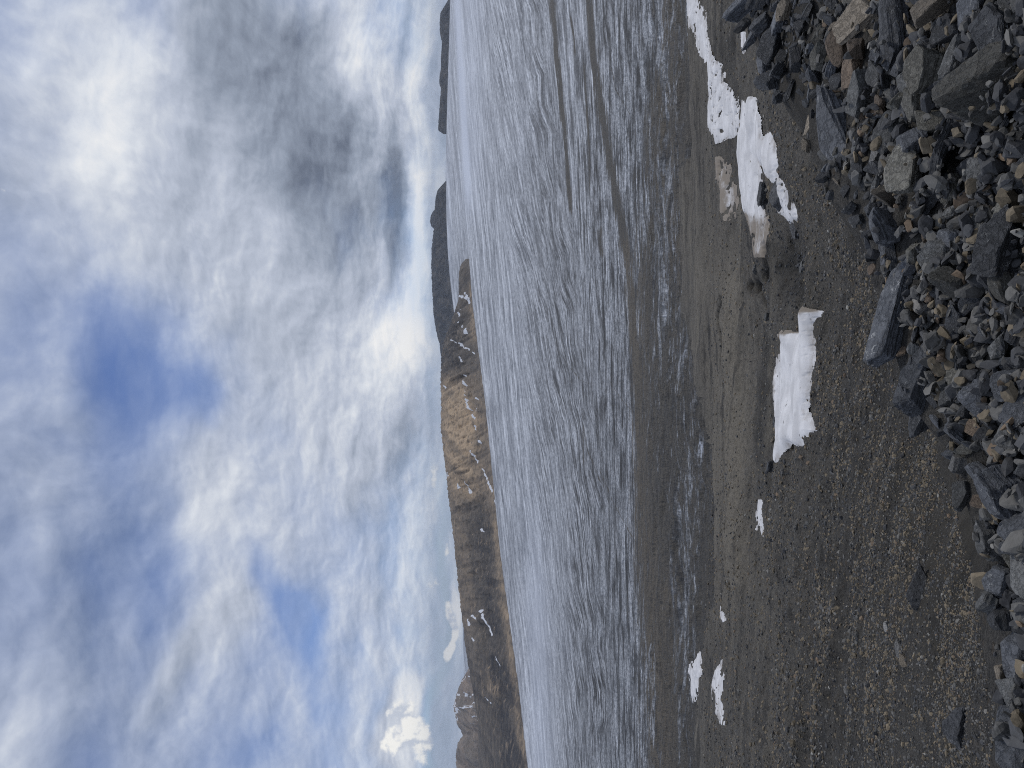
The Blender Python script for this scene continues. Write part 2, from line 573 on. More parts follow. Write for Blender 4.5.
def strip(u, v, pts, w0, w1):
    """soft band following photo points (x,y); width changes from w0 to w1"""
    pts = np.array(pts, float)
    yp = 768 - u
    c = np.interp(yp, pts[:, 1], pts[:, 0])
    f = np.clip((yp - pts[0, 1]) / (pts[-1, 1] - pts[0, 1]), 0, 1)
    w = (w0 + (w1 - w0) * f) * 1.12
    inside = (yp <= pts[-1, 1]) * 1.0 if pts[-1, 1] < 768 else 1.0
    end = 1 - sstep(pts[-1, 1] - 12, pts[-1, 1] + 8, yp) if pts[-1, 1] < 768 else 1.0
    st = sstep(pts[0, 1] - 8, pts[0, 1] + 8, yp) if pts[0, 1] > 0 else 1.0
    return np.exp(-np.abs((v - c) / w) ** 2.2) * end * st


def build_land():
    kmid = np.linspace(-.60, .60, 900)
    kout = np.concatenate([np.linspace(.63, 1.2, 30), np.linspace(1.3, 4.2, 24)])
    ks = np.concatenate([-kout[::-1], kmid, kout])
    # rows: about one per pixel row of the picture along the middle of it
    ly = np.linspace(math.log(0.55), math.log(38000), 4000)
    t = fall(np.full(ly.shape, 0.05), np.exp(ly))
    v = np.minimum(seen_at(0.05, t)[1], 1300)
    step = np.abs(np.gradient(v)) * 1.0 + np.gradient(ly) * 45
    cum = np.cumsum(step)
    nrow = int(cum[-1] / 1.0)
    ys = np.exp(np.interp(np.linspace(cum[0], cum[-1], nrow), cum, ly))
    K, Y = np.meshgrid(ks, ys)
    X = K * Y
    Z = land_z(X, Y)
    V3 = np.stack([X, Y, Z], -1).reshape(-1, 3)
    tt = fall(K, Y)
    U, V = seen_at(K, tt)
    wob = 4 * fbm(U / 22, V / 9, 0, 4, .6, 41) + 2.0 * fbm(U / 5, V / 4, 0, 2, .6, 44)
    ice = (V < edge_v(U) + wob) & (Y > 20)
    icef = ice[:-1, :-1]
    # ---- ground attributes
    tan = np.clip(.85 * sstep(690, 712, V) * (1 - sstep(742, 764, V)) * sstep(90, 220, U) * (1 - sstep(470, 560, U))
                  + .35 * bump(V, 690, 25) * sstep(430, 520, U)
                  + .3 * sstep(.0, .5, fbm(X * .05, Y * .05, 0, 4, .5, 50)), 0, 1)
    tan = tan * (0.75 + 0.5 * fbm(U / 90, V / 6, 0, 4, .6, 52))
    tan = np.clip(tan + 1.2 * bump(V, 735 + .02 * (384 - U), 6) * sstep(150, 230, U) * (1 - sstep(440, 520, U)), 0, 1)
    tan = tan * sstep(9, 25, Y)
    yp = 768 - U
    wet = (np.exp(-((V - 790) / 13) ** 2 - ((yp - 265) / 42) ** 2) + .8 * np.exp(-((V - 768) / 12) ** 2 - ((yp - 262) / 22) ** 2)
           + .7 * np.exp(-((V - 768) / 5) ** 2 - ((yp - 330) / 70) ** 2) + .55 * sstep(560, 620, U) * bump(V, 730, 10)
           + .7 * np.exp(-((V - 762) / 6) ** 2 - ((yp - 430) / 60) ** 2))
    wet = wet * (0.7 + 0.9 * fbm(U / 14, V / 8, 0, 4, .6, 55))
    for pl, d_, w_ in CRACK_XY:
        wet = wet + 1.1 * np.exp(-(seg_dist(X, Y, pl) / (w_ * 1.1)) ** 2)  # cracks darkened too: their shade painted in along with damp soil
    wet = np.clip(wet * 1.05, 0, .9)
    soil = np.clip(sstep(.05, .5, fbm(X * .9, Y * .9, 0, 4, .55, 57) + .9 * np.exp(-((V - 955) / 25) ** 2 - ((yp - 600) / 60) ** 2)
                         + .35 * bump(V, 900 + .25 * (yp - 470), 18) * sstep(420, 500, yp)) * sstep(860, 900, V), 0, .9)
    # ---- glacier attributes
    LYg = np.log(Y)
    bulge = bump(V, 540, 48) * sstep(240, 420, U)
    bulge2 = bump(V, 575, 45) * (1 - sstep(230, 420, U))
    W = 768 - U
    fine = .8 * fbm(U / 60, V / 16, 0, 2, .5, 63)
    pv = V - 0.10 * W * (1 - sstep(530, 660, V)) + fine
    flow = np.stack([(U - 384) / 200.0, pv * 0.0187, np.zeros_like(U)], -1)
    # nested arcs where two ice streams press together; they run out tangentially to the straight lines
    wv = W + 30 * fbm(U / 140, V / 50, 0, 2, .5, 61)
    lo_ = 486 + .088 * W + 7 * fbm(U / 70, V * 0, 0, 3, .6, 71)
    hi_ = np.minimum(540 + .14 * W, 612) + 9 * fbm(U / 60, V * 0 + 5, 0, 3, .6, 72)
    rel = np.clip((V - lo_) / (hi_ - lo_), 0, 1)
    chevron = sstep(-.12, .22, (V - lo_) / (hi_ - lo_)) * (1 - sstep(.72, 1.12, (V - lo_) / (hi_ - lo_)))
    tri = np.abs(np.mod(wv / 64, 1) - .5) * 2
    arc = V - .27 * wv * (1 - .45 * rel) - 7 * sstep(.45, .95, rel) * tri + fine
    arcs = np.stack([(U - 384) / 150.0, arc * 0.0187, np.zeros_like(U)], -1)
    chevron = np.clip(chevron * (.75 + .6 * fbm(U / 90, V / 20, 0, 3, .6, 73)), 0, 1)
    # old water lines and sutures cross the flow
    firn = (np.exp(-((V - 457 - .055 * (768 - U)) / 3.2) ** 2) * sstep(540, 600, U) + .35 * (1 - sstep(446, 456, V)) * sstep(430, 520, U) + .45 * bump(V, 470, 14) * sstep(500, 620, U))
    firn = firn + .5 * bump(V, 540 - .02 * U, 13) * (1 - sstep(150, 330, U)) - .0
    firn = firn + 1.0 * sstep(.12, .3, fbm(U / 9, V / 4, 0, 3, .6, 69)) * bump(V, edge_v(U) + wob - 3.5, 2.6) * sstep(200, 300, 768 - U)
    firn = np.clip(firn, 0, 1)
    dirty = np.clip(.1 + .25 * sstep(500, 560, V) + .62 * sstep(555, 650, V - 14 * sstep(120, 0, yp)) + .12 * chevron - .12 * bump(V, 560, 25) * (1 - sstep(200, 400, U)), 0, 1)
    deb = .88 * strip(U, V, [(550, -40), (552, 0), (557, 60), (564, 130), (569, 190), (571, 215)], 3.6, 2.2)
    deb = np.maximum(deb, .86 * strip(U, V, [(586, -40), (588, 0), (594, 60), (603, 120), (611, 170), (620, 215), (628, 260), (634, 330), (640, 430), (648, 540)], 4.2, 7))
    deb = np.maximum(deb, .86 * strip(U, V, [(570, 15), (574, 40), (575, 62)], 1.4, 1.2))
    deb = np.maximum(deb, .8 * strip(U, V, [(600, 225), (600, 240), (602, 262)], 2.5, 2.0))
    deb = np.maximum(deb, .75 * strip(U, V, [(583, 60), (588, 130), (590, 190)], 1.2, 1.0))
    low = sstep(608, 662, V - 14 * sstep(200, 60, yp) - 10 * sstep(560, 700, yp))
    icy = .34 * np.exp(-((V - 662) / 17) ** 2) * sstep(110, 190, yp) * (1 - sstep(330, 420, yp))
    icy = icy + .17 * np.exp(-((V - 684) / 14) ** 2) * sstep(300, 370, yp) * (1 - sstep(640, 740, yp))
    icy = icy + .25 * np.exp(-((V - 655) / 9) ** 2) * (1 - sstep(60, 140, yp)) + .15 * np.exp(-((V - 676) / 6) ** 2) * (1 - sstep(120, 200, yp))
    deb = np.maximum(deb, low * (.80 - .8 * icy) + .22 * bump(V, 636 + .02 * W + 12 * sstep(560, 700, yp), 11) * sstep(200, 320, yp))
    for pl, w_ in (([(566, 362), (580, 380), (600, 388), (616, 398)], .8), ([(582, 405), (584, 430), (588, 450), (600, 480), (607, 492)], .9), ([(600, 470), (612, 500), (628, 530), (648, 560)], .9),
                   ([(560, 420), (583, 408), (584, 470)], .7), ([(610, 60), (616, 90), (632, 118)], .7), ([(575, 205), (590, 228), (606, 240)], .7), ([(640, 420), (622, 400), (606, 376)], .8)):
        if pl[-1][1] < pl[0][1]:
            pl = pl[::-1]
        deb = np.maximum(deb, .62 * strip(U, V, pl, w_, w_))
    deb = deb + .35 * sstep(590, 640, V) * fbm(U / 160, V / 9, 0, 4, .6, 71)
    deb = np.clip(deb, 0, 1.2)
    itan = np.clip(.12 + .7 * strip(U, V, [(625, 240), (632, 330), (634, 500), (655, 600), (664, 768)], 12, 16) + .4 * strip(U, V, [(660, 0), (668, 200), (690, 300)], 14, 14), 0, 1)
    flat = lambda a: a.reshape(-1)
    mg, mi = mat_gravel(), mat_ice()
    q = grid_quads(len(ys), len(ks), ~icef)
    vv, qq, a1, a2, a3 = compact(V3, q, flat(tan), flat(wet), flat(soil))
    st_ = (.55 * (1 - sstep(755, 800, V)) + .12) * (.6 + .8 * np.clip(.5 + fbm(U / 60, V / 12, 0, 3, .5, 59), 0, 1))
    st_ = compact(V3, grid_quads(len(ys), len(ks), ~icef), flat(st_))[2]
    me = mesh_np('ground', vv, qq)
    attr(me, 'streak', st_)
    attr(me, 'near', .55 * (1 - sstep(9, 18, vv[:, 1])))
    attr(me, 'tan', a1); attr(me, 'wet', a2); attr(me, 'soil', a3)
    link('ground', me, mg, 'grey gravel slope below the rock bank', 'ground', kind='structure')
    q = grid_quads(len(ys), len(ks), icef)
    vv, qq, b1, b2, b3, b4, b5, b6 = compact(V3, q, flat(deb), flat(firn), flat(dirty), flat(chevron), flat(itan), np.concatenate([flow, arcs], -1).reshape(-1, 6))
    me = mesh_np('glacier', vv, qq)
    for n_, a_ in (('debris', b1), ('firn', b2), ('dirty', b3), ('chevron', b4), ('tan', b5), ('flow', b6[:, :3]), ('arcs', b6[:, 3:])):
        attr(me, n_, a_)
    link('glacier', me, mi, 'broad pale glacier with dark medial moraine stripes', 'glacier', kind='structure')
    # the bank carries on behind the photographer
    xs, yb = np.linspace(-12, 14, 90), np.linspace(-12, .56, 60)
    X2, Y2 = np.meshgrid(xs, yb)
    Z2 = plane_z(X2, Y2) + 0.07 * fbm(X2 * 1.1, Y2 * 1.1, 0, 3, .5, 33) - .05
    me = mesh_np('ground', np.stack([X2, Y2, Z2], -1).reshape(-1, 3), grid_quads(60, 90))
    for n_ in ('tan', 'wet', 'soil', 'streak', 'near'):
        attr(me, n_, np.zeros(60 * 90))
    link('ground', me, mg, 'stony ground at the top of the rock bank', 'ground', kind='structure')
    return mg


GRAVEL = build_land()


# ------------------------------------------------------------------ mountains
def mountain(name, label, top, foot, depth, dist, mat, rough=.12, cols=300, front=60, back=14, seed=0, paint=None, foot_v=None):
    """top / foot: photo outlines as (y, x); dist: horizontal distance of the foot (None = where the foot meets the ice)"""
    top, foot = np.array(top, float), np.array(foot, float)
    yp = np.linspace(top[0, 0], top[-1, 0], cols)
    xt = np.interp(yp, top[:, 0], top[:, 1])
    xf = np.interp(yp, foot[:, 0], foot[:, 1])
    g = np.exp(-0.5 * (np.arange(-3, 4) / 1.2) ** 2)
    g /= g.sum()
    xt = np.convolve(np.pad(xt, 3, mode='edge'), g, 'valid')
    if dist is None:
        yf = np.array([solve(a, b, 300)[1] for a, b in zip(xf, yp)])
        yf = np.convolve(np.pad(yf, 12, mode='edge'), np.ones(25) / 25, 'valid')
    else:
        yf = np.full(cols, float(dist))
    T = np.concatenate([np.linspace(-.12, 1, front), 1 + np.linspace(0, 1, back + 1)[1:] * 1.2])
    k, tt = ray(xt, yp)
    tf = ray(xf, yp)[1]
    ext = np.maximum(depth * np.clip((xf - xt) / 35.0, .25, 1.2), 10)
    yc = yf + ext
    zc, zf = -yc * tt, -yf * tf
    H = np.maximum(zc - zf, 2)
    TT, KK = np.meshgrid(T, k, indexing='ij')
    Yd = yf[None] + ext[None] * TT
    shape = np.where(TT < 0, TT * 1.5, np.where(TT <= 1, .62 * TT + .38 * np.sin(np.clip(TT, 0, 1) * math.pi / 2) ** 2, 1 - .8 * (TT - 1)))
    Xw = KK * Yd
    sc = 1.0 / (0.9 * H.mean())
    rid = 1 - np.abs(fbm(Xw * sc * 1.3 + 4, Yd * sc * .5, 0, 5, .55, seed + 3)) * 2
    gul = fbm(Xw * sc * 3.6 + Yd * sc * 1.0, Yd * sc * .22, 0, 4, .55, seed + 8)
    env = np.sin(np.clip(TT, 0, 1) * math.pi) * .9 + .1 * (TT > .5)
    Z = zf[None] + H[None] * (shape + rough * env * (rid - .5 + .8 * gul))
    Z = Z + H[None] * .035 * (TT > .9) * fbm(Xw * sc * 14, Yd * sc * 3, 0, 3, .6, seed + 5)
    P = np.stack([Xw, Yd, Z], -1).reshape(-1, 3)
    me = mesh_np(name, P, grid_quads(len(T), cols))
    YP = np.broadcast_to(yp[None], TT.shape)
    d = paint(YP, TT, Xw * sc, Yd * sc, gul) if paint else {}
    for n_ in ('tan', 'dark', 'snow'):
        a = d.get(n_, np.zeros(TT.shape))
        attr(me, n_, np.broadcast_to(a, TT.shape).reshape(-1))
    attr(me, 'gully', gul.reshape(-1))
    return link(name, me, mat, label, 'mountain' if name == 'mountain' else 'hill', kind='structure')


def paint_brown(YP, T, X, Y, g):
    tan = sstep(365, 390, YP) * (1 - sstep(470, 520, YP)) * (.35 + .65 * np.exp(-((T - .62) / .3) ** 2)) + .25 * sstep(480, 520, YP) * (1 - sstep(600, 640, YP)) * sstep(.5, .7, T)  # tan rock, and the sunlit middle slope painted into its colour
    tan = tan + .55 * bump(T, .06, .07) * sstep(470, 540, YP) + .5 * bump(T, .1, .12) * sstep(270, 300, YP) * (1 - sstep(330, 350, YP))
    tan = tan + .6 * np.exp(-((YP - 690) / 14) ** 2 - ((T - .45) / .12) ** 2)
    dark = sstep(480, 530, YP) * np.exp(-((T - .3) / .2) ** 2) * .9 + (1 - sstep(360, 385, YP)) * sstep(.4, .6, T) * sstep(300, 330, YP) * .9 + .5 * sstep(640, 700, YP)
    top = np.array(HILL_TOP, float)
    foot = np.array(HILL_FOOT, float)
    XT, XF = np.interp(YP, top[:, 0], top[:, 1]), np.interp(YP, foot[:, 0], foot[:, 1])
    PX = XF - T * (XF - XT)
    line = np.zeros(YP.shape)
    for (x0, y0, x1, y1, w_) in ((464, 375, 466, 392, .7), (466, 394, 475, 420, .8), (473.5, 451, 478, 463, 1.1), (482, 469, 487, 479, .9), (487, 479, 492, 492, 1.2), (494, 500, 498, 512, .7), (485, 611, 490, 622, 1.3), (490, 622, 494.5, 636, 1.1),
                                 (499, 658, 501.5, 667, .9), (471, 620, 472.5, 625, 1.3), (476, 616, 478.5, 619, 1.2), (490, 698, 496, 704, 1), (460, 296, 468, 298, 1.5), (465, 293, 469, 303, 1.4), (459, 308, 460, 316, .8), (459.5, 322, 463, 327, .8),
                                 (466, 329, 467, 333, 1.5), (460, 343, 464, 347, 1.3), (464, 347, 470, 349, 1), (470, 349, 474, 354, 1), (462, 357, 461, 364, 1.1), (460, 483, 462, 488, 1.5), (468, 482, 470, 493, 1.1), (483, 530, 485, 532, 1.2), (478, 638, 480, 641, 1),
                                 (447, 471, 449, 476, .7), (474, 426, 475, 430, 1), (477, 398, 478, 400, .9), (480, 441, 481, 443, .9), (476, 408, 477, 412, .8), (446, 386, 447, 388, .8), (481, 352, 482, 356, .7), (455, 340, 459, 343, .8)):
        ex, ey = x1 - x0, y1 - y0
        h = np.clip(((PX - x0) * ex + (YP - y0) * ey) / (ex * ex + ey * ey), 0, 1)
        d = np.hypot(PX - x0 - ex * h, YP - y0 - ey * h)
        line = np.maximum(line, 1.15 * np.exp(-(d / (w_ * 1.25)) ** 2))
    snow = np.clip(line * (.85 + .6 * fbm(YP / 2.2 + PX * .4, PX / 1.7, 0, 3, .6, 96)), 0, 1)
    sh = fbm(YP / 12 - PX / 12, PX / 30, 0, 4, .6, 98)
    tan = tan * (.75 + .9 * sh)
    dark = dark * (.8 + .9 * fbm(YP / 10 - PX / 7, PX / 25, 0, 4, .6, 99))
    tan = tan + .7 * np.exp(-(np.abs(PX - (468 + .05 * (YP - 400))) / 6) ** 2) * bump(YP, 428, 28)  # golden band of sunlight painted into the hill colour
    return dict(tan=np.clip(tan, 0, 1), dark=np.clip(dark, 0, 1), snow=snow)


def paint_peak(YP, T, X, Y, g):
    r1 = 1 - np.abs(fbm(YP / 7 + T * 2.2, T * 2.6, 0, 4, .6, 92)) * 6
    s = np.clip(r1, 0, 1) * sstep(.2, .5, T) * (1 - .6 * sstep(716, 730, YP)) * 1.1
    tan = .2 + .5 * fbm(X * 1.5, T * 5, 0, 3, .5, 91)
    return dict(snow=np.clip(s, 0, .85), tan=np.clip(tan, 0, 1), dark=.3 * sstep(.0, .4, g))


def paint_far(YP, T, X, Y, g):
    n = fbm(YP / 5, T * 6, 0, 4, .6, 93)
    return dict(dark=.5 + .4 * g, tan=.75 * sstep(.0, .4, n), snow=.9 * sstep(.25, .6, n) * sstep(.55, .9, T) * (bump(YP, 118, 18) + .55 * bump(YP, 60, 40)) + .6 * bump(T, .0, .1) * sstep(.2, .5, n))


BROWN = mat_mountain('brown_rock', (.085, .076, .068), (.165, .142, .12), (.46, .345, .23), (.035, .036, .042), True, 0.018)  # tan tone brightened for the painted sunlit slope, also plain tan rock
PALE = mat_mountain('pale_rock', (.13, .115, .105), (.25, .22, .19), (.34, .25, .19), (.075, .07, .07), True, 0.012)
DARK = mat_mountain('dark_rock', (.022, .025, .032), (.06, .06, .062), (.13, .115, .10), (.012, .014, .02), True, 0.0045)

HILL_TOP = [(259, 466), (264, 461), (272, 459), (300, 458.5), (325, 450), (340, 444), (360, 441), (400, 441), (430, 441), (450, 443.5), (500, 449), (552, 455), (600, 460), (650, 466),
          (668, 469), (690, 472.5), (720, 478), (768, 487), (830, 497), (920, 510)]
HILL_FOOT = [(259, 469), (270, 470), (300, 472), (340, 477), (400, 485), (450, 490), (500, 495), (552, 500), (600, 506.5), (650, 513.5), (700, 520), (768, 528), (830, 535), (920, 545)]
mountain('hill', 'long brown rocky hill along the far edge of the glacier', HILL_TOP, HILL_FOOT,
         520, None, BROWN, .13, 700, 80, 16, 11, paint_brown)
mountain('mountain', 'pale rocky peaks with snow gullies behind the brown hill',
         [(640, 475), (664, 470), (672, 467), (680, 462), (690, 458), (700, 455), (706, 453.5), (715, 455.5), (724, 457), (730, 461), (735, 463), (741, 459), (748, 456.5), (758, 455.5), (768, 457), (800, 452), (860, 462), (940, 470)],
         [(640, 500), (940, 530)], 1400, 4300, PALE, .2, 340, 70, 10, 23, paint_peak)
mountain('mountain', 'long low dark mountain at the head of the glacier',
         [(181, 446), (184, 443), (190, 437.5), (198, 435.5), (206, 435), (212, 434.5), (226, 434.2), (235, 433), (250, 431.6), (270, 431.4), (295, 432.5), (315, 433.5), (330, 436), (345, 439.5), (360, 441.5), (400, 446), (460, 452)],
         [(181, 447), (460, 460)], 1500, 10500, DARK, .1, 260, 40, 10, 31, paint_far)
mountain('mountain', 'small dark rounded summit behind the low dark mountain',
         [(208, 437), (211, 433), (216, 430.5), (221, 430), (226, 431), (229, 434), (232, 437)], [(208, 448), (232, 448)], 900, 14500, DARK, .06, 70, 24, 8, 37, paint_far)
mountain('mountain', 'dark snow-flecked mountains at the far right end of the skyline, seen upright',
         [(-120, 452), (-60, 447), (-10, 450), (0, 448), (6, 444.5), (13, 440.3), (24, 439.6), (34, 440), (42, 442), (50, 441.5), (58, 440.8), (68, 441), (76, 439.5), (84, 439.2), (88, 441), (100, 440), (112, 439.2), (122, 438.5), (131, 438), (134, 444)],
         [(-120, 458), (0, 453), (60, 449), (134, 447.5)], 1500, 11500, DARK, .12, 300, 40, 10, 43, paint_far)

# ------------------------------------------------------------------ snow patches
SNOW = mat_snow()
PATCHES = [
    ('long thin snow streak on the dark moraine at the top edge', [(690, -25), (698, -25), (699.5, 0), (701.5, 15), (705, 37), (707.5, 50), (705.5, 61), (702.5, 56), (699.5, 37), (694, 15), (690, 0)], .25, None, .35),
    ('pitted snow patch full of stones below the thin snow streak', [(709, 36), (713, 40), (717, 60), (722, 67), (721.5, 82), (729, 92), (736, 102), (736.5, 120), (733, 132), (723, 139), (719, 142), (716, 135), (709, 125), (709.5, 107), (713, 95), (712, 75), (709, 55)], .22, None, .75),
    ('clean white snow patch with a long dirty tail beside two dark boulders', [(746, 100), (749, 104), (752, 98), (757, 100), (762, 117), (764, 132), (766, 140), (771, 133), (774, 136), (777, 145), (781, 158), (782.5, 170), (787, 184), (791, 200), (795.5, 217), (790, 221), (785, 226), (780, 212),
        (783, 200), (779, 188), (776, 178), (770, 172), (764, 164), (758, 158), (760, 170), (761.5, 190), (763, 205), (768, 222), (766, 240), (763, 256), (757, 256), (754, 237), (750, 217), (742, 205), (737, 187), (734, 165), (733, 145), (737, 130), (744, 125), (746, 112)], .3, 'tail', .18),
    ('largest grey-white snow patch alone on the gravel slope', [(804, 307), (810, 309), (815, 312), (812, 325), (812, 345), (811, 372), (810.5, 392), (806, 410), (809, 430), (800, 445), (789, 442), (784, 450), (780, 461), (776, 461), (771, 447), (774, 427), (774.5, 395), (778, 370), (785, 342), (781, 335), (785, 331), (797, 332), (800, 320)], .3, 'head', .1),
    ('tiny white snow sliver just below the largest snow patch', [(757, 501), (759, 512), (759, 524), (757, 535), (754.5, 529), (754, 515)], .12, None, .1),
    ('tapering snow remnant, left one of the lower pair', [(699.5, 652), (703, 658), (702, 668), (704, 672), (699, 678), (697, 690), (695, 702), (693, 697), (692.5, 671), (696, 661)], .4, None, .15),
    ('narrow snow remnant, right one of the lower pair', [(723.5, 660), (722.5, 673), (722, 706), (723.5, 724), (719, 711), (715, 685), (717, 671)], .3, None, .15),
    ('speck of snow above the two lower snow remnants', [(722.5, 607), (725.5, 613), (726, 620), (723.5, 618)], .15, None, .1),
    ('faint dirty snow smear between the moraine and the clean snow patch', [(721, 158), (727, 166), (725, 178), (731, 190), (733, 203), (727, 219), (723, 205), (722, 190), (719, 175)], .1, 'all', .9),
    ('short bright snow strip beside the dark rocks of the bank', [(742, 33), (744.8, 36), (745, 50), (743.5, 54), (742.5, 46)], .15, None, .2),
]


def snow_patch(label, px, thick, mode, holes, seed):
    px = np.array(px, float)
    x0, x1, y0, y1 = px[:, 0].min() - 3, px[:, 0].max() + 3, px[:, 1].min() - 4, px[:, 1].max() + 4
    nx, ny = int((x1 - x0) * 2.2), int((y1 - y0) * 1.6)
    gx, gy = np.meshgrid(np.linspace(x0, x1, nx), np.linspace(y0, y1, ny), indexing='ij')
    # ground position of each grid point
    col_xy = solve_many(gx.ravel(), gy.ravel(), 12.0)
    X, Y = col_xy[:, 0].reshape(gx.shape), col_xy[:, 1].reshape(gx.shape)
    sd = -poly_sd(gx, gy, px)                       # + inside, pixels
    q0 = 24.0 / Y.mean()
    ra, rb = X * q0 + .13 * Y * q0, .45 * Y * q0 - .2 * X * q0
    sd = sd + 1.7 * fbm(ra * 1.3, rb * 1.3, 0, 5, .55, seed)
    thick = thick * .27
    hz = thick * np.tanh(sd / 4.0)
    hol = fbm(ra * 4, rb * 4, 0, 3, .6, seed + 9)
    hz = hz - holes * thick * 3.2 * sstep(.22, .5, hol) * sstep(8, 0, sd * (1 - holes))
    hz = hz + .1 * thick * fbm(X * 1.3, Y * 1.3, 0, 4, .6, seed + 2)
    Z = land_z(X, Y, .25) + .03 + hz
    q = grid_quads(nx, ny)
    ok = (sd.reshape(-1)[q] > -2.2).all(1) & (np.abs(Y.reshape(-1)[q].max(1) - Y.reshape(-1)[q].min(1)) < 6)
    q = q[ok]
    dirt = np.zeros(gx.shape)
    if mode == 'tail':
        dirt = sstep(200, 226, gy) * (1 - sstep(768, 776, gx)) * .5
    elif mode == 'head':
        dirt = .75 * (1 - sstep(328, 345, gy)) * np.exp(-((gx - (801 - .8 * (gy - 318))) / 6.5) ** 2)
    elif mode == 'all':
        dirt = np.full(gx.shape, .45)
    dirt = dirt + .30 * (1 - sstep(-.5, 3.5, sd)) + .12 * fbm(X * 1.1, Y * .5, 0, 3, .6, seed + 21)
    vv, qq, dd = compact(np.stack([X, Y, Z], -1).reshape(-1, 3), q[:, ::-1], dirt.reshape(-1))
    me = mesh_np('snow_patch', vv, qq)
    attr(me, 'dirt', dd)
    return link('snow_patch', me, SNOW, label, 'snow patch', 'snow patches on the moraine')


for i, (lab, px, th, mode, holes) in enumerate(PATCHES):
    snow_patch(lab, px, th, mode, holes, 100 + i * 13)

# ------------------------------------------------------------------ rocks
def ico(sub):
    bm = bmesh.new()
    bmesh.ops.create_icosphere(bm, subdivisions=sub, radius=1)
    bm.verts.ensure_lookup_table()
    v = np.array([x.co[:] for x in bm.verts])
    f = np.array([[w.index for w in p.verts] for p in bm.faces])
    bm.free()
    return v / np.linalg.norm(v, axis=1, keepdims=True), f


ICO = {s: ico(s) for s in (1, 2, 3, 4, 5)}


def rock_shape(seed, sub, dims, nplanes=13, rough=.03, strata=.03):
    r = np.random.default_rng(seed)
    d, f = ICO[sub]
    n = r.normal(size=(nplanes, 3))
    n[:, 2] *= .55
    n = np.vstack([n, [[.08, .1, 1], [-.1, .05, -1]]]) + 0
    n[-2:, :2] += r.normal(size=(2, 2)) * .2
    th = r.uniform(0, 6.28) + np.arange(5) * 2 * math.pi / 5 + r.uniform(-.35, .35, 5)
    side = np.stack([np.cos(th), np.sin(th), r.uniform(-.35, .35, 5)], 1)
    n = np.vstack([n[: max(2, nplanes - 4)], n[-2:], side])
    n /= np.linalg.norm(n, axis=1, keepdims=True)
    c = r.uniform(.45, .9, len(n))
    dot = d @ n.T
    rad = np.min(np.where(dot > .05, c / np.maximum(dot, .05), 9), axis=1)
    rad = np.minimum(rad, 1.18)
    p = d * rad[:, None]
    # broken layers: the outline steps in and out along the bedding
    if strata:
        lay = vnoise(p[:, 2] * 7 + seed, 0 * p[:, 0], .0, seed % 97) + .6 * vnoise(p[:, 2] * 17, p[:, 0] * 1.2, p[:, 1] * 1.2, seed % 89)
        p[:, :2] *= (1 + strata * np.sign(lay) * np.minimum(np.abs(lay) * 2, 1))[:, None]
    if rough:
        nn = fbm(p[:, 0] * 3 + seed % 31, p[:, 1] * 3, p[:, 2] * 3, 3 if sub < 5 else 4, .6, seed % 101)
        p = p + d * (nn * rough * 1.4)[:, None]
    ext = np.abs(p).max(0)
    p = p / ext * np.array(dims)
    return p, f


def mat_rock(name, a, b, vein, stain):
    m, g, bs = material(name)
    oi = g.new('ShaderNodeObjectInfo')
    tc = g.new('ShaderNodeTexCoord').outputs['Object']
    off = g.vmath('ADD', tc, g.vmath('SCALE', (37.0, 91.0, 53.0), scale=oi.outputs['Random']))
    n = g.noise(off, 9, 8, .68, .3)
    n2 = g.noise(g.mapping(off, scale=(1, 1, 4)), 14, 6, .7, .4)
    n3 = g.noise(off, 60, 4, .7)
    col = g.mix(g.ramp(n, .32, .68), a, b)
    n5 = g.noise(off, 2.2, 5, .6)
    col = g.mix(g.math('MULTIPLY', g.ramp(n5, .5, .65), .5), col, tuple(1.25 * q for q in b))
    ck = g.math('ABSOLUTE', g.math('SUBTRACT', g.noise(g.mapping(off, scale=(1, 1, 2.5)), 2.6, 6, .65, .2), .5))
    col = g.mix(g.math('MULTIPLY', g.ramp(ck, .02, .004, 0, .7), g.ramp(n5, .5, .58)), col, tuple(.3 * q for q in a))
    hue = g.new('ShaderNodeHueSaturation')
    g.put(hue.inputs['Value'], g.math('MULTIPLY_ADD', oi.outputs['Random'], 1.05, .42))
    g.put(hue.inputs['Color'], col)
    col = hue.outputs[0]
    col = g.mix(g.math('MULTIPLY', g.ramp(n2, .56, .7), stain), col, (.17, .115, .06))
    col = g.mix(g.math('MULTIPLY', g.ramp(n3, .5, .7), .4), col, (.22, .215, .2))
    col = g.mix(g.math('MULTIPLY', g.ramp(n3, .48, .3), .5), col, (.02, .02, .02))
    nv = g.math('ABSOLUTE', g.math('SUBTRACT', g.noise(off, 3.2, 4, .55, .6), .5))
    vn = g.math('MULTIPLY', g.ramp(nv, .016, .004), g.ramp(g.noise(off, 2.3, 2, .5), .56, .66))
    col = g.mix(g.math('MULTIPLY', vn, vein), col, (.5, .5, .48))
    g.put(bs.inputs['Base Color'], col)
    g.put(bs.inputs['Roughness'], g.ramp(n2, .3, .7, .5, .8))
    bs.inputs['Specular IOR Level'].default_value = .4
    b_ = g.bump(g.math('ADD', g.math('ADD', n2, g.math('MULTIPLY', n, .8)), g.ramp(ck, 0, .05)), .75, .014)
    b_ = g.bump(n3, .3, .003, b_)
    g.put(bs.inputs['Normal'], b_)
    return m


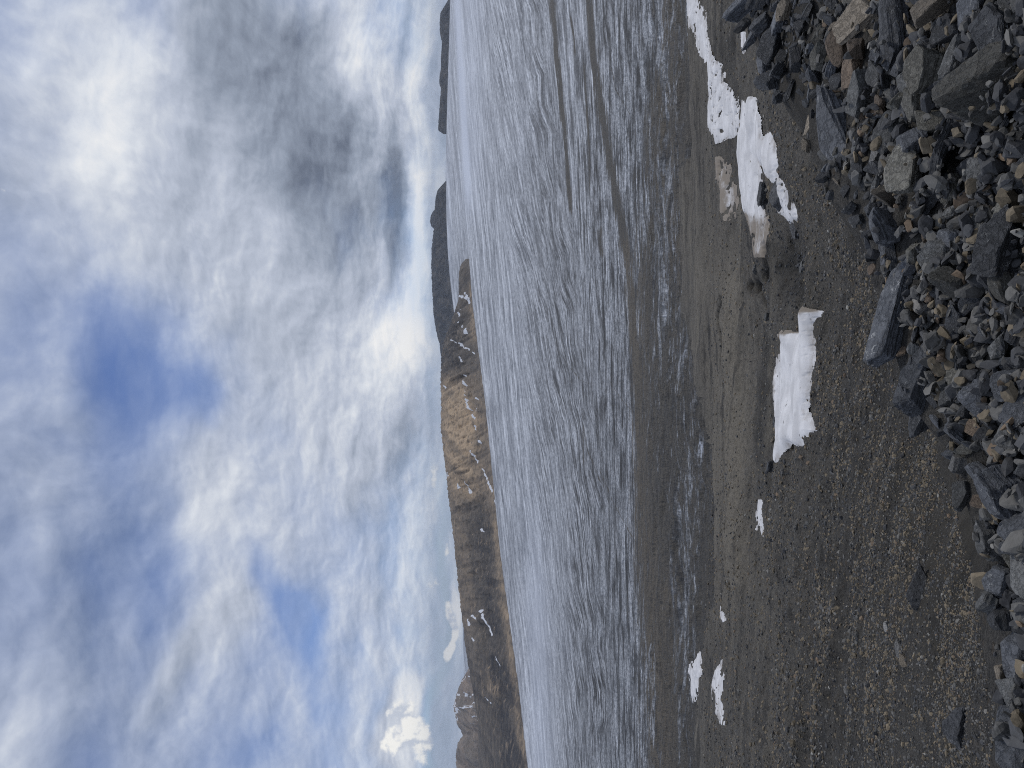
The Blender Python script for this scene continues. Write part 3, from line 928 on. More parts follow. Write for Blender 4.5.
RM = {
    'charcoal': mat_rock('charcoal_slate', (.034, .036, .040), (.072, .075, .081), .6, .05),
    'blue-grey': mat_rock('blue_grey_slate', (.075, .081, .092), (.14, .148, .162), .8, .08),
    'grey': mat_rock('grey_slate', (.095, .097, .095), (.18, .18, .172), .8, .15),
    'olive-grey': mat_rock('olive_sandstone', (.105, .10, .083), (.2, .19, .158), .4, .35),
    'rust-brown': mat_rock('rusty_rock', (.125, .09, .062), (.21, .155, .108), .2, .5),
    'tan': mat_rock('tan_rock', (.2, .165, .12), (.32, .27, .205), .2, .3),
    'pale': mat_rock('pale_rock_block', (.27, .265, .25), (.4, .39, .37), .2, .1),
}

# heap height map of the bank
HX0, HY0, HS = -3.2, 1.1, .02
HNX, HNY = int(10.6 / HS), int(8.2 / HS)
_hx, _hy = np.meshgrid(HX0 + np.arange(HNX) * HS, HY0 + np.arange(HNY) * HS, indexing='ij')
HM = land_z(_hx, _hy)
SD = poly_sd(_hx, _hy, POLY)


def drop(x, y, r, half_h, embed=.35, q=.6, raise_map=True):
    """rest a stone of footprint r on the heap: returns the height of its centre"""
    i0, i1 = int((x - r - HX0) / HS), int((x + r - HX0) / HS) + 2
    j0, j1 = int((y - r - HY0) / HS), int((y + r - HY0) / HS) + 2
    i0, j0 = max(i0, 0), max(j0, 0)
    i1, j1 = min(i1, HNX), min(j1, HNY)
    if i1 <= i0 + 1 or j1 <= j0 + 1:
        return float(land_z(np.array([x]), np.array([y]))[0]) + half_h * (1 - embed)
    sub = HM[i0:i1, j0:j1]
    rr = ((_hx[i0:i1, j0:j1] - x) ** 2 + (_hy[i0:i1, j0:j1] - y) ** 2) / (r * r)
    m = rr < .8
    if not m.any():
        m = rr <= rr.min()
    base = np.quantile(sub[m], q)
    zc = base + half_h * (1 - embed)
    if raise_map:
        top = zc + half_h * .85 * np.sqrt(np.clip(1 - rr, 0, 1))
        HM[i0:i1, j0:j1] = np.where(rr < 1, np.maximum(sub, top), sub)
    return zc


from mathutils import Euler, Vector
# landmark stones: photo centre, photo size (w,h), flatness, colour, name, label, short name
# 'on' : bank = on the scree, land = out on the gravel
LAND = [
    ((838, 125), (54, 76), .30, 'blue-grey', 'rock_slab', 'big flat blue-grey slab at the rim of the rock bank', 'the big flat rim slab', 'bank'),
    ((933, 66), (44, 46), .7, 'olive-grey', 'boulder', 'blocky olive-grey boulder near the top right', 'the blocky olive boulder', 'bank'),
    ((1001, 42), (54, 70), .7, 'blue-grey', 'boulder', 'large blue-grey boulder close to the top right corner', 'the blue-grey corner boulder', 'bank'),
    ((890, 35), (44, 60), .6, 'charcoal', 'boulder', 'big dark smooth boulder left of the blocky olive boulder', 'the dark smooth boulder', 'bank'),
    ((845, 46), (22, 36), .7, 'rust-brown', 'rock', 'crumbly rust-brown rock at the upper rim of the bank', 'the crumbly rust rock', 'bank'),
    ((856, 68), (20, 32), .65, 'rust-brown', 'rock', 'rust-brown rock wedge pressed against grey wedges below the crumbly one', 'the rust wedge', 'bank'),
    ((790, 12), (16, 20), .8, 'tan', 'rock', 'knobbly tan rock high in the dark upper corner of the bank', 'the knobbly tan rock', 'bank'),
    ((875, 76), (26, 34), .6, 'grey', 'rock', 'grey wedge rock right of the rust-brown wedge', 'the grey wedge', 'bank'),
    ((905, 82), (36, 24), .5, 'grey', 'rock', 'grey angular rock under the dark smooth boulder', 'the grey angular rock', 'bank'),
    ((916, 172), (48, 50), .5, 'olive-grey', 'boulder', 'pitted olive-grey boulder leaning across the middle of the scree', 'the pitted olive boulder', 'bank'),
    ((946, 188), (26, 28), .7, 'olive-grey', 'rock', 'rough olive rock touching the lower right of the pitted boulder', 'the rough olive rock', 'bank'),
    ((975, 172), (34, 52), .6, 'grey', 'boulder', 'rounded grey boulder right of the rough olive rock', 'the rounded grey boulder', 'bank'),
    ((876, 150), (20, 27), .35, 'pale', 'rock', 'pale grey flat rock beside the big flat rim slab', 'the pale flat rock', 'bank'),
    ((860, 112), (13, 14), .9, 'rust-brown', 'rock', 'small brown cube of rock on the edge of the rim slab', 'the brown cube', 'bank'),
    ((804, 124), (14, 22), .6, 'tan', 'rock', 'pale tan rock at the left end of the rim slab', 'the tan rim rock', 'bank'),
    ((810, 146), (11, 15), .7, 'tan', 'rock', 'small tan rock below the pale tan rock on the rim', 'the small tan rim rock', 'bank'),
    ((1004, 236), (48, 72), .75, 'charcoal', 'boulder', 'huge charcoal boulder at the right edge', 'the huge charcoal boulder', 'bank'),
    ((974, 222), (34, 30), .4, 'grey', 'rock_slab', 'tilted grey slab leaning on the huge charcoal boulder', 'the tilted slab', 'bank'),
    ((928, 232), (16, 20), .8, 'rust-brown', 'rock', 'bright rust-brown rock in the upper middle of the scree', 'the bright rust rock', 'bank'),
    ((1008, 290), (36, 36), .7, 'olive-grey', 'boulder', 'squat olive boulder at the right edge below the huge charcoal one', 'the squat olive boulder', 'bank'),
    ((930, 297), (12, 14), .8, 'rust-brown', 'rock', 'small rust rock above the long bedrock ridge', 'the small rust rock', 'bank'),
    ((893, 262), (14, 42), .35, 'blue-grey', 'rock_slab', 'narrow blue-grey slab on edge above the long bedrock ridge', 'the narrow blue slab', 'bank'),
    ((897, 318), (28, 104), .35, 'blue-grey', 'bedrock_ridge', 'long smooth blue-grey bedrock ridge along the rim', 'the long bedrock ridge', 'bank'),
    ((918, 376), (36, 72), .35, 'blue-grey', 'bedrock_ridge', 'lower end of the smooth bedrock running into the gravel', 'the lower bedrock', 'bank'),
    ((950, 328), (24, 38), .4, 'blue-grey', 'rock_slab', 'smooth blue slab lying right of the long bedrock ridge', 'the smooth blue slab', 'bank'),
    ((990, 352), (26, 36), .6, 'grey', 'rock', 'light grey block between the smooth blue slab and right edge', 'the light grey block', 'bank'),
    ((1018, 350), (14, 26), .7, 'rust-brown', 'rock', 'rusty rock cluster piece at the right edge halfway down', 'the rusty edge rock', 'bank'),
    ((893, 420), (28, 32), .6, 'charcoal', 'boulder', 'lone charcoal boulder half buried in the gravel outside the bank', 'the lone buried boulder', 'bank'),
    ((976, 402), (40, 36), .5, 'blue-grey', 'boulder', 'flat-topped blue-grey block with a sharp edge', 'the flat-topped blue block', 'bank'),
    ((947, 400), (22, 22), .7, 'grey', 'rock', 'light grey angular rock left of the flat-topped blue block', 'the light angular rock', 'bank'),
    ((1006, 436), (36, 40), .6, 'grey', 'boulder', 'big light grey boulder at the right edge above the split slate boulder', 'the big light grey boulder', 'bank'),
    ((954, 464), (24, 20), .7, 'pale', 'rock', 'pale rock at the lower rim of the bank', 'the pale rim rock', 'bank'),
    ((956, 492), (22, 30), .7, 'grey', 'rock', 'grey rock just below the pale rim rock', 'the grey rim rock', 'bank'),
    ((1004, 500), (50, 52), .65, 'blue-grey', 'boulder', 'large slate-blue boulder of split layers', 'the split slate boulder', 'bank'),
    ((985, 541), (30, 40), .7, 'grey', 'boulder', 'grey block under the split slate boulder', 'the lower grey block', 'bank'),
    ((996, 583), (44, 34), .6, 'blue-grey', 'boulder', 'pale-topped slate boulder standing at the foot of the scree', 'the pale-topped boulder', 'bank'),
    ((1012, 660), (44, 62), .4, 'blue-grey', 'rock_slab', 'long dark slab in the bottom right corner', 'the long corner slab', 'bank'),
    ((1014, 735), (44, 64), .5, 'blue-grey', 'rock_slab', 'lowest slab at the very bottom right corner', 'the lowest slab', 'bank'),
    ((1003, 671), (12, 13), .7, 'tan', 'rock', 'small tan stone lying on the long corner slab', 'the tan stone on the slab', 'bank'),
    ((926, 590), (20, 40), .55, 'charcoal', 'boulder', 'dark slab standing out of the lower gravel with a hollow behind', 'the hollow dark slab', 'land'),
    ((966, 728), (22, 40), .55, 'charcoal', 'boulder', 'dark sunken boulder in the gravel near the bottom', 'the sunken dark boulder', 'land'),
    ((903.5, 650), (11, 17), .5, 'pale', 'stone', 'single whitish stone on the lower gravel', 'the whitish stone', 'land'),
    ((908, 662), (12, 13), .5, 'tan', 'stone', 'single tan stone just below the whitish stone', 'the tan gravel stone', 'land'),
    ((891, 627), (9, 9), .6, 'pale', 'stone', 'tiny pale stone above the whitish stone', 'the tiny pale stone', 'land'),
    ((769, 191), (16, 27), .8, 'charcoal', 'boulder', 'dark boulder melting out of the clean snow patch, left of two', 'the left snow boulder', 'land'),
    ((782, 197), (15, 30), .8, 'charcoal', 'boulder', 'dark boulder melting out of the clean snow patch, right of two', 'the right snow boulder', 'land'),
    ((787, 228), (11, 20), .7, 'charcoal', 'boulder', 'dark stone at the lower tip of the clean snow patch', 'the snow tip stone', 'land'),
    ((756, 268), (7, 11), .7, 'grey', 'boulder', 'grey boulder at the end of the dirty snow tail', 'the tail boulder', 'land'),
    ((768, 466), (10, 11), .8, 'blue-grey', 'boulder', 'dark blue boulder below the tip of the largest snow patch', 'the blue boulder', 'land'),
    ((769, 440), (8, 5), .6, 'tan', 'stone', 'tan stone touching the left edge of the largest snow patch', 'the tan stone', 'land'),
    ((774, 422), (6, 10), .8, 'charcoal', 'stone', 'dark stone embedded in the left edge of the largest snow patch', 'the edge stone', 'land'),
    ((764, 205), (6, 12), .7, 'charcoal', 'stone', 'narrow dark stone below the left snow boulder', 'the narrow dark stone', 'land'),
    ((770, 317), (8, 8), .7, 'grey', 'stone', 'grey stone at the end of the moraine crack', 'the crack stone', 'land'),
    ((805, 290), (6, 10), .7, 'charcoal', 'stone', 'dark stone above the dirty head of the largest snow patch', 'the head stone', 'land'),
    ((802, 266), (6, 12), .7, 'grey', 'stone', 'grey stone on the wet gravel above the largest snow patch', 'the wet gravel stone', 'land'),
]
KINDW = {'rock': 'rock', 'boulder': 'boulder', 'rock_slab': 'rock slab', 'bedrock_ridge': 'bedrock', 'stone': 'stone'}
occupied = []          # (photo x, photo y, radius px)
marks = []             # landmarks for labels


def add_rock(name, P, f, loc, mat, label, cat, group, smooth=False):
    sc = float(np.abs(P).max())
    P = P / sc
    me = mesh_np(name, P, None, f, smooth)
    o = link(name, me, mat, label, cat, group)
    o.location = loc
    o.scale = (sc, sc, sc)
    return o


def rotate(P, e):
    return P @ np.array(Euler(e).to_matrix()).T


seedc = 1000
pending = []
for (cx, cy), (w, h), flat, colr, name, label, short, where in LAND:
    seedc += 1
    r = np.random.default_rng(seedc)
    if where == 'bank':
        x, y = to_bank(cx, cy)
        z = plane_z(x, y)
    else:
        x, y = solve(cx, cy, 3.0)
        z = float(land_z(np.array([x]), np.array([y]))[0])
    dist = math.sqrt(x * x + y * y + z * z)
    wide = .5 * h * dist / F                       # photo height = sideways in the world
    tall = .5 * w * dist / F                       # photo width  = up/down in the picture
    dep = max(.75 * tall, (.3 if name == 'bedrock_ridge' else .38 if name == 'rock_slab' else .55) * wide)
    up = max(flat * tall, .25 * wide)
    sub = 5 if max(w, h) > 40 else (4 if max(w, h) > 18 else 3)
    P, f = rock_shape(seedc, sub, (wide * 1.12, dep, up * 1.1), r.integers(6, 10), .035, .045)
    tilt = (math.radians(r.uniform(5, 30)) if flat < .6 else math.radians(r.uniform(-12, 25)), math.radians(r.uniform(-14, 14)), math.radians(r.uniform(-25, 25)))
    if name == 'bedrock_ridge':
        tilt = (math.radians(12), math.radians(6), math.radians(-14))
    P = rotate(P, tilt)
    half = P[:, 2].max()
    if where == 'bank':
        zc = drop(x, y, .75 * (wide + dep) / 2 + .02, half, .42 if name != 'bedrock_ridge' else .6)
    else:
        zc = z + half * .35
    add_rock(name, P, f, (x, y, zc), RM[colr], label, KINDW[name], None)
    occupied.append((cx, cy, .60 * (w + h) / 2))
    marks.append((cx, cy, short))

# the other stones of the bank, largest first
rimpoly_px = np.array(RIM_PX + [(1060, 840), (1060, -60)], float)
SHAPES = {'block': (1, .82, .66), 'slab': (1, .78, .26), 'wedge': (1, .55, .45), 'lump': (1, .9, .8), 'splinter': (1, .4, .28)}
COLP = [('charcoal', .33), ('blue-grey', .27), ('grey', .2), ('olive-grey', .12), ('rust-brown', .05), ('tan', .03)]
names_c, prob_c = zip(*COLP)
prob_c = np.array(prob_c) / sum(prob_c)
LIB = {}
for s in SHAPES:
    LIB[s] = []
    for i in range(7):
        seedc += 1
        P, f = rock_shape(seedc, 4, SHAPES[s], int(rng.integers(5, 9)), .02, .03)
        me_ = {}
        LIB[s].append((P, f, me_))


def bank_xy_px(px, py):
    return to_bank(px, py)


def colour_at(px, py):
    c = names_c[rng.choice(len(names_c), p=prob_c)]
    if px < 800 and py < 100:                     # the dark corner of the bank
        c = ('charcoal', 'charcoal', 'charcoal', 'blue-grey')[rng.integers(4)]
    if 800 < px < 880 and py < 80 and rng.random() < .35:
        c = ('rust-brown', 'tan', 'olive-grey')[rng.integers(3)]
    return c


N_IND = 300 - len(LAND) - 8
cand = []
DARKS = [(752, 8, 30), (768, 24, 26), (756, 38, 22), (780, 46, 28), (767, 60, 24), (786, 72, 22), (774, 82, 20), (792, 92, 18), (800, 62, 20), (784, 24, 24), (746, 24, 18), (766, -2, 24), (764, 92, 16), (780, 96, 16)]
for (px, py, sz) in DARKS:
    x, y = to_bank(px, py)
    dist = math.hypot(x, math.hypot(y, plane_z(x, y)))
    occupied.append((px, py, sz * .5))
    cand.append((sz * .62 * dist / F, px, py, x, y, sz * .5))
tries = 0
while len(cand) < N_IND and tries < 60000:
    tries += 1
    px, py = rng.uniform(735, 1024), rng.uniform(-4, 770)
    rim_d = poly_sd(np.array([px]), np.array([py]), rimpoly_px)[0]
    if rim_d > -4:
        continue
    x, y = to_bank(px, py)
    dist = math.hypot(x, math.hypot(y, plane_z(x, y)))
    R = float(np.clip(rng.lognormal(math.log(.066), .6), .036, .26)) * (1.65 if px > 860 and py < 250 else 1.45 if py > 480 else 1) * (1 - .45 * min(1, tries / 50000))
    rp = R * F / dist * .8
    if rp > 7 and rp > -.75 * rim_d:
        continue
    if any((px - a) ** 2 + (py - b) ** 2 < (.62 * (rp + c)) ** 2 for a, b, c in occupied):
        continue
    occupied.append((px, py, rp))
    cand.append((R, px, py, x, y, rp))
cand.sort(reverse=True)
print('individual rocks', len(cand), 'tries', tries)


def size_word(rp):
    return 'tiny' if rp < 7 else 'small' if rp < 9.5 else 'mid-sized' if rp < 13 else 'large'


used_labels = set(l[5] for l in LAND)


def relation(px, py, a):
    dx, dy = px - a[0], py - a[1]
    if abs(dx) > 2.2 * abs(dy):
        return 'right of' if dx > 0 else 'left of'
    if abs(dy) > 2.2 * abs(dx):
        return 'below' if dy > 0 else 'above'
    return ('below and ' if dy > 0 else 'above and ') + ('right of' if dx > 0 else 'left of')


def make_label(px, py, rp, colr, shp):
    near = sorted(marks, key=lambda a: (a[0] - px) ** 2 + (a[1] - py) ** 2)
    head = f'{size_word(rp)} {colr} {shp}'
    opts = [f'{head} {relation(px, py, near[0])} {near[0][2]}']
    opts += [f'{head} between {near[0][2]} and {b[2]}' for b in near[1:4]]
    opts += [f'{head} {relation(px, py, b)} {b[2]}' for b in near[1:4]]
    opts += [f'{head} between {near[1][2]} and {b[2]}' for b in near[2:5]]
    opts += [f'{pre} {head} {relation(px, py, near[0])} {near[0][2]}' for pre in ('another', 'farther', 'third')]
    for o in opts:
        if o not in used_labels and 4 <= len(o.split()) <= 16:
            used_labels.add(o)
            return o
    return opts[0]


for R, px, py, x, y, rp in cand:
    colr = colour_at(px, py)
    shp = ('block', 'slab', 'slab', 'wedge', 'wedge', 'splinter')[rng.integers(6)]
    P, f, cache = LIB[shp][rng.integers(7)]
    e = Euler((math.radians(rng.normal(10, 22)), math.radians(rng.normal(0, 20)), rng.uniform(0, 2 * math.pi)))
    half = (np.abs(rotate(P, e)[:, 2]).max()) * R
    zc = drop(x, y, .7 * R, half, .25, .5)
    if colr not in cache:
        me = mesh_np('rock', P, None, f, False)
        me.materials.append(RM[colr])
        cache[colr] = me
    o = link('rock', cache[colr], None, make_label(px, py, rp, colr, shp), 'rock', 'loose rocks of the bank')
    o.location = (x, y, zc)
    o.rotation_euler = e
    o.scale = (R, R, R)


# ---- smaller rubble of the bank and the gravel: two uncountable masses
def scatter(name, label, cat, pts, mats, libs, embed):
    """pts: list of (x,y,z,R,mat index,lib index,euler)"""
    V_, F_, M_, R_ = [], [], [], []
    off = 0
    for (x, y, z, R, mi, li, e) in pts:
        P, f = libs[li]
        V_.append(rotate(P, e) * R + np.array([x, y, z]))
        F_.append(f + off)
        M_.append(np.full(len(f), mi, np.int32))
        off += len(P)
    me = mesh_np(name, np.concatenate(V_), None, np.concatenate(F_), False)
    for m in mats:
        me.materials.append(m)
    me.polygons.foreach_set('material_index', np.concatenate(M_))
    return link(name, me, None, label, cat, kind='stuff')


def mat_pebble(name, a, b):
    m, g, bs = material(name)
    p = ground_pos(g)
    isl = g.new('ShaderNodeNewGeometry').outputs['Random Per Island']
    n = g.noise(p, 40, 4, .7)
    col = g.mix(isl, a, b)
    col = g.mix(g.math('MULTIPLY', g.ramp(n, .4, .7), .35), col, tuple(1.5 * q for q in b))
    g.put(bs.inputs['Base Color'], col)
    bs.inputs['Roughness'].default_value = .75
    g.put(bs.inputs['Normal'], g.bump(n, .4, .006))
    return m


PB = [mat_pebble('dark_pebble', (.026, .026, .028), (.085, .086, .088)), mat_pebble('grey_pebble', (.05, .049, .046), (.155, .15, .138)),
      mat_pebble('olive_pebble', (.085, .070, .047), (.215, .175, .12)), mat_pebble('rust_pebble', (.11, .08, .055), (.21, .155, .105)), mat_pebble('pale_pebble', (.16, .15, .135), (.30, .29, .26))]
SMALL = []
for i in range(40):
    seedc += 1
    s = [SHAPES[q_] for q_ in ('block', 'slab', 'wedge', 'splinter', 'slab')][i % 5]
    SMALL.append(rock_shape(seedc, 3 if i % 2 else 2, s, 6, .01, .0))
TINY = []
for i in range(24):
    seedc += 1
    s = list(SHAPES.values())[i % 4]
    TINY.append(rock_shape(seedc, 1, s, 8, .0, .0))

pts = []
from_blur = HM.copy()
for ax in (0, 1):
    for _ in range(2):
        kk = 13
        pad = np.pad(from_blur, [(kk, kk) if a_ == ax else (0, 0) for a_ in (0, 1)], mode='edge')
        cs = np.cumsum(pad, axis=ax)
        from_blur = (np.take(cs, range(2 * kk, cs.shape[ax]), axis=ax) - np.take(cs, range(0, cs.shape[ax] - 2 * kk), axis=ax)) / (2 * kk)
HB = from_blur[:HNX, :HNY]
HM0 = HM.copy()
for i in range(12000):
    px, py = rng.uniform(728, 1050), rng.uniform(-40, 800)
    if poly_sd(np.array([px]), np.array([py]), rimpoly_px)[0] > rng.normal(0, 3):
        continue
    x, y = to_bank(px, py)
    R = float(np.clip(rng.lognormal(math.log(.022), .55), .009, .055))
    ii, jj = int((x - HX0) / HS), int((y - HY0) / HS)
    if 0 <= ii < HNX and 0 <= jj < HNY and HM0[ii, jj] > HB[ii, jj] + .012 and rng.random() < .97:
        continue
    e = (rng.normal(0, .5), rng.normal(0, .5), rng.uniform(0, 6.28))
    z = drop(x, y, .8 * R, R * .5, .3, .35, R > .014)
    mi = int(rng.choice(5, p=(.42, .40, .145, .02, .015)))
    if px < 800 and py < 100:
        mi = 0
    pts.append((x, y, z, R, mi, int(rng.integers(40)), e))
scatter('scree_rubble', 'small broken rubble filling the gaps of the rock bank', 'rubble', pts, PB, SMALL, .3)

NG = 150000
gpx, gpy = rng.uniform(705, 1030, NG), rng.uniform(-30, 800, NG)
keep = poly_sd(gpx, gpy, rimpoly_px) > -3
keep &= ~((gpx < 815) & (gpy < 470) & (rng.random(NG) < .55))
keep &= ~((gpx < 762) & (rng.random(NG) < .6))
gpx, gpy = gpx[keep], gpy[keep]
gxy = solve_many(gpx, gpy, 3.0)
gd = fbm(gxy[:, 0] * .8, gxy[:, 1] * .8, 0, 3, .5, 77)
pts = []
for (x, y), dens, qx, qy in zip(gxy, gd, gpx, gpy):
    if dens < -.1 and rng.random() < .6:
        continue
    Rpx = float(np.clip(rng.lognormal(math.log(.82), .5), .4, 3.2))
    dist = math.sqrt(x * x + y * y) * 1.12
    R = min(Rpx * dist / F, .07)
    tn = dens > .0
    mi = int(rng.choice(5, p=(.24, .28, .42, .04, .02) if (tn or qx < 765) else (.34, .35, .27, .02, .02)))
    if (qx - 787) ** 2 / 300 + (qy - 262) ** 2 / 2000 < 1:
        mi = 0
    pts.append([x, y, 0, R, mi, int(rng.integers(24)), (rng.normal(0, .4), rng.normal(0, .4), rng.uniform(0, 6.28))])
zz = land_z(np.array([p[0] for p in pts]), np.array([p[1] for p in pts]))
for p, z in zip(pts, zz):
    p[2] = z + .15 * p[3]
scatter('gravel', 'loose grey and tan gravel on the slope below the bank', 'gravel', pts, PB, TINY, .3)

# ------------------------------------------------------------------ sky
SUN_EL, SUN_AZ = math.radians(52), math.radians(48)      # azimuth clockwise from straight ahead


def build_sky():
    w = bpy.data.worlds.new('World')
    scene.world = w
    w.use_nodes = True
    g = NT(w.node_tree)
    bg = w.node_tree.nodes['Background']
    sky = g.new('ShaderNodeTexSky', sky_type='NISHITA')
    sky.sun_disc = False
    sky.sun_elevation = SUN_EL
    sky.sun_rotation = SUN_AZ
    sky.altitude = 2500
    sky.air_density = 1.0
    sky.dust_density = .6
    sky.ozone_density = 2.0
    d = g.vmath('NORMALIZE', g.new('ShaderNodeTexCoord').outputs['Generated'])
    sp = g.new('ShaderNodeSeparateXYZ')
    g.put(sp.inputs[0], d)
    dy = g.math('MAXIMUM', g.math('ABSOLUTE', sp.outputs[1]), .08)
    U = g.math('DIVIDE', sp.outputs[0], dy)
    V = g.math('DIVIDE', sp.outputs[2], dy)
    cb = g.new('ShaderNodeCombineXYZ')
    g.put(cb.inputs[0], U)
    g.put(cb.inputs[1], V)
    uv = cb.outputs[0]
    # flat cloud-layer coordinates (clouds crowd together towards the horizon)
    el = g.math('ADD', g.math('MAXIMUM', sp.outputs[2], -.05), .46)
    cp = g.new('ShaderNodeCombineXYZ')
    g.put(cp.inputs[0], g.math('DIVIDE', sp.outputs[0], el))
    g.put(cp.inputs[1], g.math('DIVIDE', sp.outputs[1], el))
    lay = cp.outputs[0]
    warp = g.vmath('SUBTRACT', g.noise(uv, 4.2, 6, .52, out='Color'), (.5, .5, .5))
    uvw = g.vmath('ADD', uv, g.vmath('MULTIPLY', warp, (.15, .13, 0)))
    uvb = g.vmath('ADD', uv, g.vmath('MULTIPLY', warp, (.05, .03, 0)))
    warp2 = g.vmath('SUBTRACT', g.noise(uv, 14, 6, .55, out='Color'), (.5, .5, .5))
    uvw = g.vmath('ADD', uvw, g.vmath('MULTIPLY', warp2, (.022, .02, 0)))

    def field(blobs, base, vec):
        acc = base
        for bl in blobs:        # photo px centre, radius along photo x (vertical) and photo y (sideways), rot deg, weight, [flat-topped]
            x, y, rx, ry, rot, wt = bl[:6]
            k, t = ray(x, y)
            mp = g.mapping(vec, loc=(float(k), float(-t), 0), rot=(0, 0, math.radians(rot)), scale=(ry / F, rx / F, 1), typ='TEXTURE')
            q = g.vmath('DOT_PRODUCT', mp, mp)
            if len(bl) > 6:
                q = g.math('MULTIPLY', q, q)
            e = g.math('POWER', .36788, q)
            acc = g.math('MULTIPLY_ADD', e, wt, acc)
        return acc
    cover = field(COVER, .58, uvw)
    shade = field(SHADE, .52, uvw)
    # billows: the same noise looked up a little towards the sun gives lit edges and dark bases
    layw = g.vmath('ADD', lay, g.vmath('SCALE', g.vmath('SUBTRACT', g.noise(lay, 3.4, 4, .5, out='Color'), (.5, .5, .5)), scale=.13))
    big = lambda off: g.noise(g.vmath('ADD', layw, off), 3.9, 8, .5, 0)
    b0, b1 = big((0, 0, 0)), big((.024, -.034, 0))
    emb = g.math('SUBTRACT', b0, b1)
    small = lambda off: g.noise(g.vmath('ADD', g.mapping(layw, loc=(9, 4, 2)), off), 13.0, 8, .55, 0)
    s0, s1 = small((0, 0, 0)), small((.008, -.011, 0))
    emb2 = g.math('SUBTRACT', s0, s1)
    n1 = g.noise(g.mapping(uvb, loc=(4, 4, 1)), 3.0, 7, .5, 0)
    wis = g.noise(g.mapping(uvb, loc=(2, 7, 1), rot=(0, 0, math.radians(-28)), scale=(2.0, 5.0, 1)), 1.5, 8, .56, .3)
    c = g.math('ADD', cover, g.math('MULTIPLY', g.math('SUBTRACT', n1, .5), .95))
    c = g.math('ADD', c, g.math('MULTIPLY', g.math('SUBTRACT', b0, .5), .95))
    c = g.math('ADD', c, g.math('MULTIPLY', g.math('SUBTRACT', s0, .5), .34))
    dens = g.ramp(c, -.35, .98)
    veil = g.math('MULTIPLY', g.ramp(wis, .32, .72), .5)
    dens = g.math('MAXIMUM', dens, veil)
    s = g.math('ADD', shade, g.math('MULTIPLY', emb, -1.15))
    s = g.math('ADD', s, g.math('MULTIPLY', emb2, -.75))
    s = g.math('ADD', s, g.math('MULTIPLY', g.math('SUBTRACT', b0, .5), -.25))
    n4 = g.noise(g.mapping(uvw, loc=(5, 2, 7), scale=(2.6, 22.0, 1)), 1.6, 6, .55, 0)
    low = g.ramp(sp.outputs[2], .20, .04)
    s = g.math('ADD', s, g.math('MULTIPLY', g.math('SUBTRACT', n4, .5), g.math('MULTIPLY', low, -1.3)))
    s = g.math('MULTIPLY', s, .84)
    # thin cloud is bluish, thick cloud neutral
    K = 1 / .1
    rampn = g.new('ShaderNodeValToRGB')
    g.put(rampn.inputs[0], s)
    cr = rampn.color_ramp
    stops = [(0.0, c255(243, 243, 243)), (.22, c255(219, 224, 232)), (.45, c255(186, 194, 210)), (.72, c255(148, 158, 175)), (1.0, c255(106, 115, 132))]
    cr.elements[0].position, cr.elements[0].color = stops[0][0], (*stops[0][1], 1)
    cr.elements[1].position, cr.elements[1].color = stops[-1][0], (*stops[-1][1], 1)
    for p_, c_ in stops[1:-1]:
        e = cr.elements.new(p_)
        e.color = (*c_, 1)
    thin = g.mix(g.ramp(c, .1, 1.0), (.80, .87, 1.0), (1, 1, 1))
    # small heaped clouds standing along the horizon
    hp = field(HEAPS, 0.0, g.vmath('ADD', uv, g.vmath('MULTIPLY', warp2, (.02, .02, 0))))
    h0 = g.noise(g.mapping(uv, loc=(1, 8, 3)), 30, 6, .55, 0)
    h1 = g.noise(g.mapping(uv, loc=(1.006, 8.010, 3)), 30, 6, .55, 0)
    heap = g.ramp(g.math('ADD', hp, g.math('MULTIPLY', g.math('SUBTRACT', h0, .5), 1.5)), .36, .62)
    hcol = g.mix(g.ramp(g.math('SUBTRACT', h0, h1), -.09, .07), c255(196, 203, 216), c255(248, 247, 243))
    cloud = g.vmath('SCALE', g.vmath('MULTIPLY', rampn.outputs[0], thin), scale=K)
    blue = g.vmath('MULTIPLY', sky.outputs[0], g.mix(g.ramp(sp.outputs[2], .02, .25), (.56, .70, 1.02), (.70, .73, .92)))
    mixn = g.mix(dens, blue, cloud)
    mixn = g.mix(heap, mixn, g.vmath('SCALE', hcol, scale=K))
    g.put(bg.inputs[0], mixn)
    bg.inputs[1].default_value = .1


# photo x, photo y, radius along photo x (vertical in the world), radius along photo y (sideways), rotation, weight
COVER = [
    (140, 360, 46, 40, 20, -.5), (185, 392, 44, 36, 30, -.6), (95, 330, 36, 44, 0, -.3), (120, 400, 30, 60, 0, -.25), (222, 412, 18, 26, 0, -.25),
    (278, 580, 20, 34, 20, -.5), (298, 622, 20, 36, 15, -.5), (315, 690, 18, 60, 15, -.34), (95, 740, 36, 50, 0, -.22), (10, 320, 40, 60, 0, -.12),
    (30, 400, 40, 60, 0, -.1), (110, 470, 40, 50, 0, -.2), (60, 620, 90, 130, 0, -.12), (170, 600, 35, 60, 0, -.2), (255, 745, 30, 30, 0, -.3),
    (441, 600, 6, 200, 0, -.45), (435, 730, 8, 60, 0, -.3), (350, 690, 22, 60, 0, -.2),
    (215, 500, 34, 70, 0, .3), (240, 610, 22, 60, -35, .4), (190, 660, 18, 60, -30, .3),
    (250, 150, 160, 170, 0, .6), (330, 380, 80, 90, 0, .42), (408, 722, 24, 38, 0, .8, 1), (448, 610, 7, 26, 0, .7, 1), (380, 560, 40, 100, 0, .1),
]
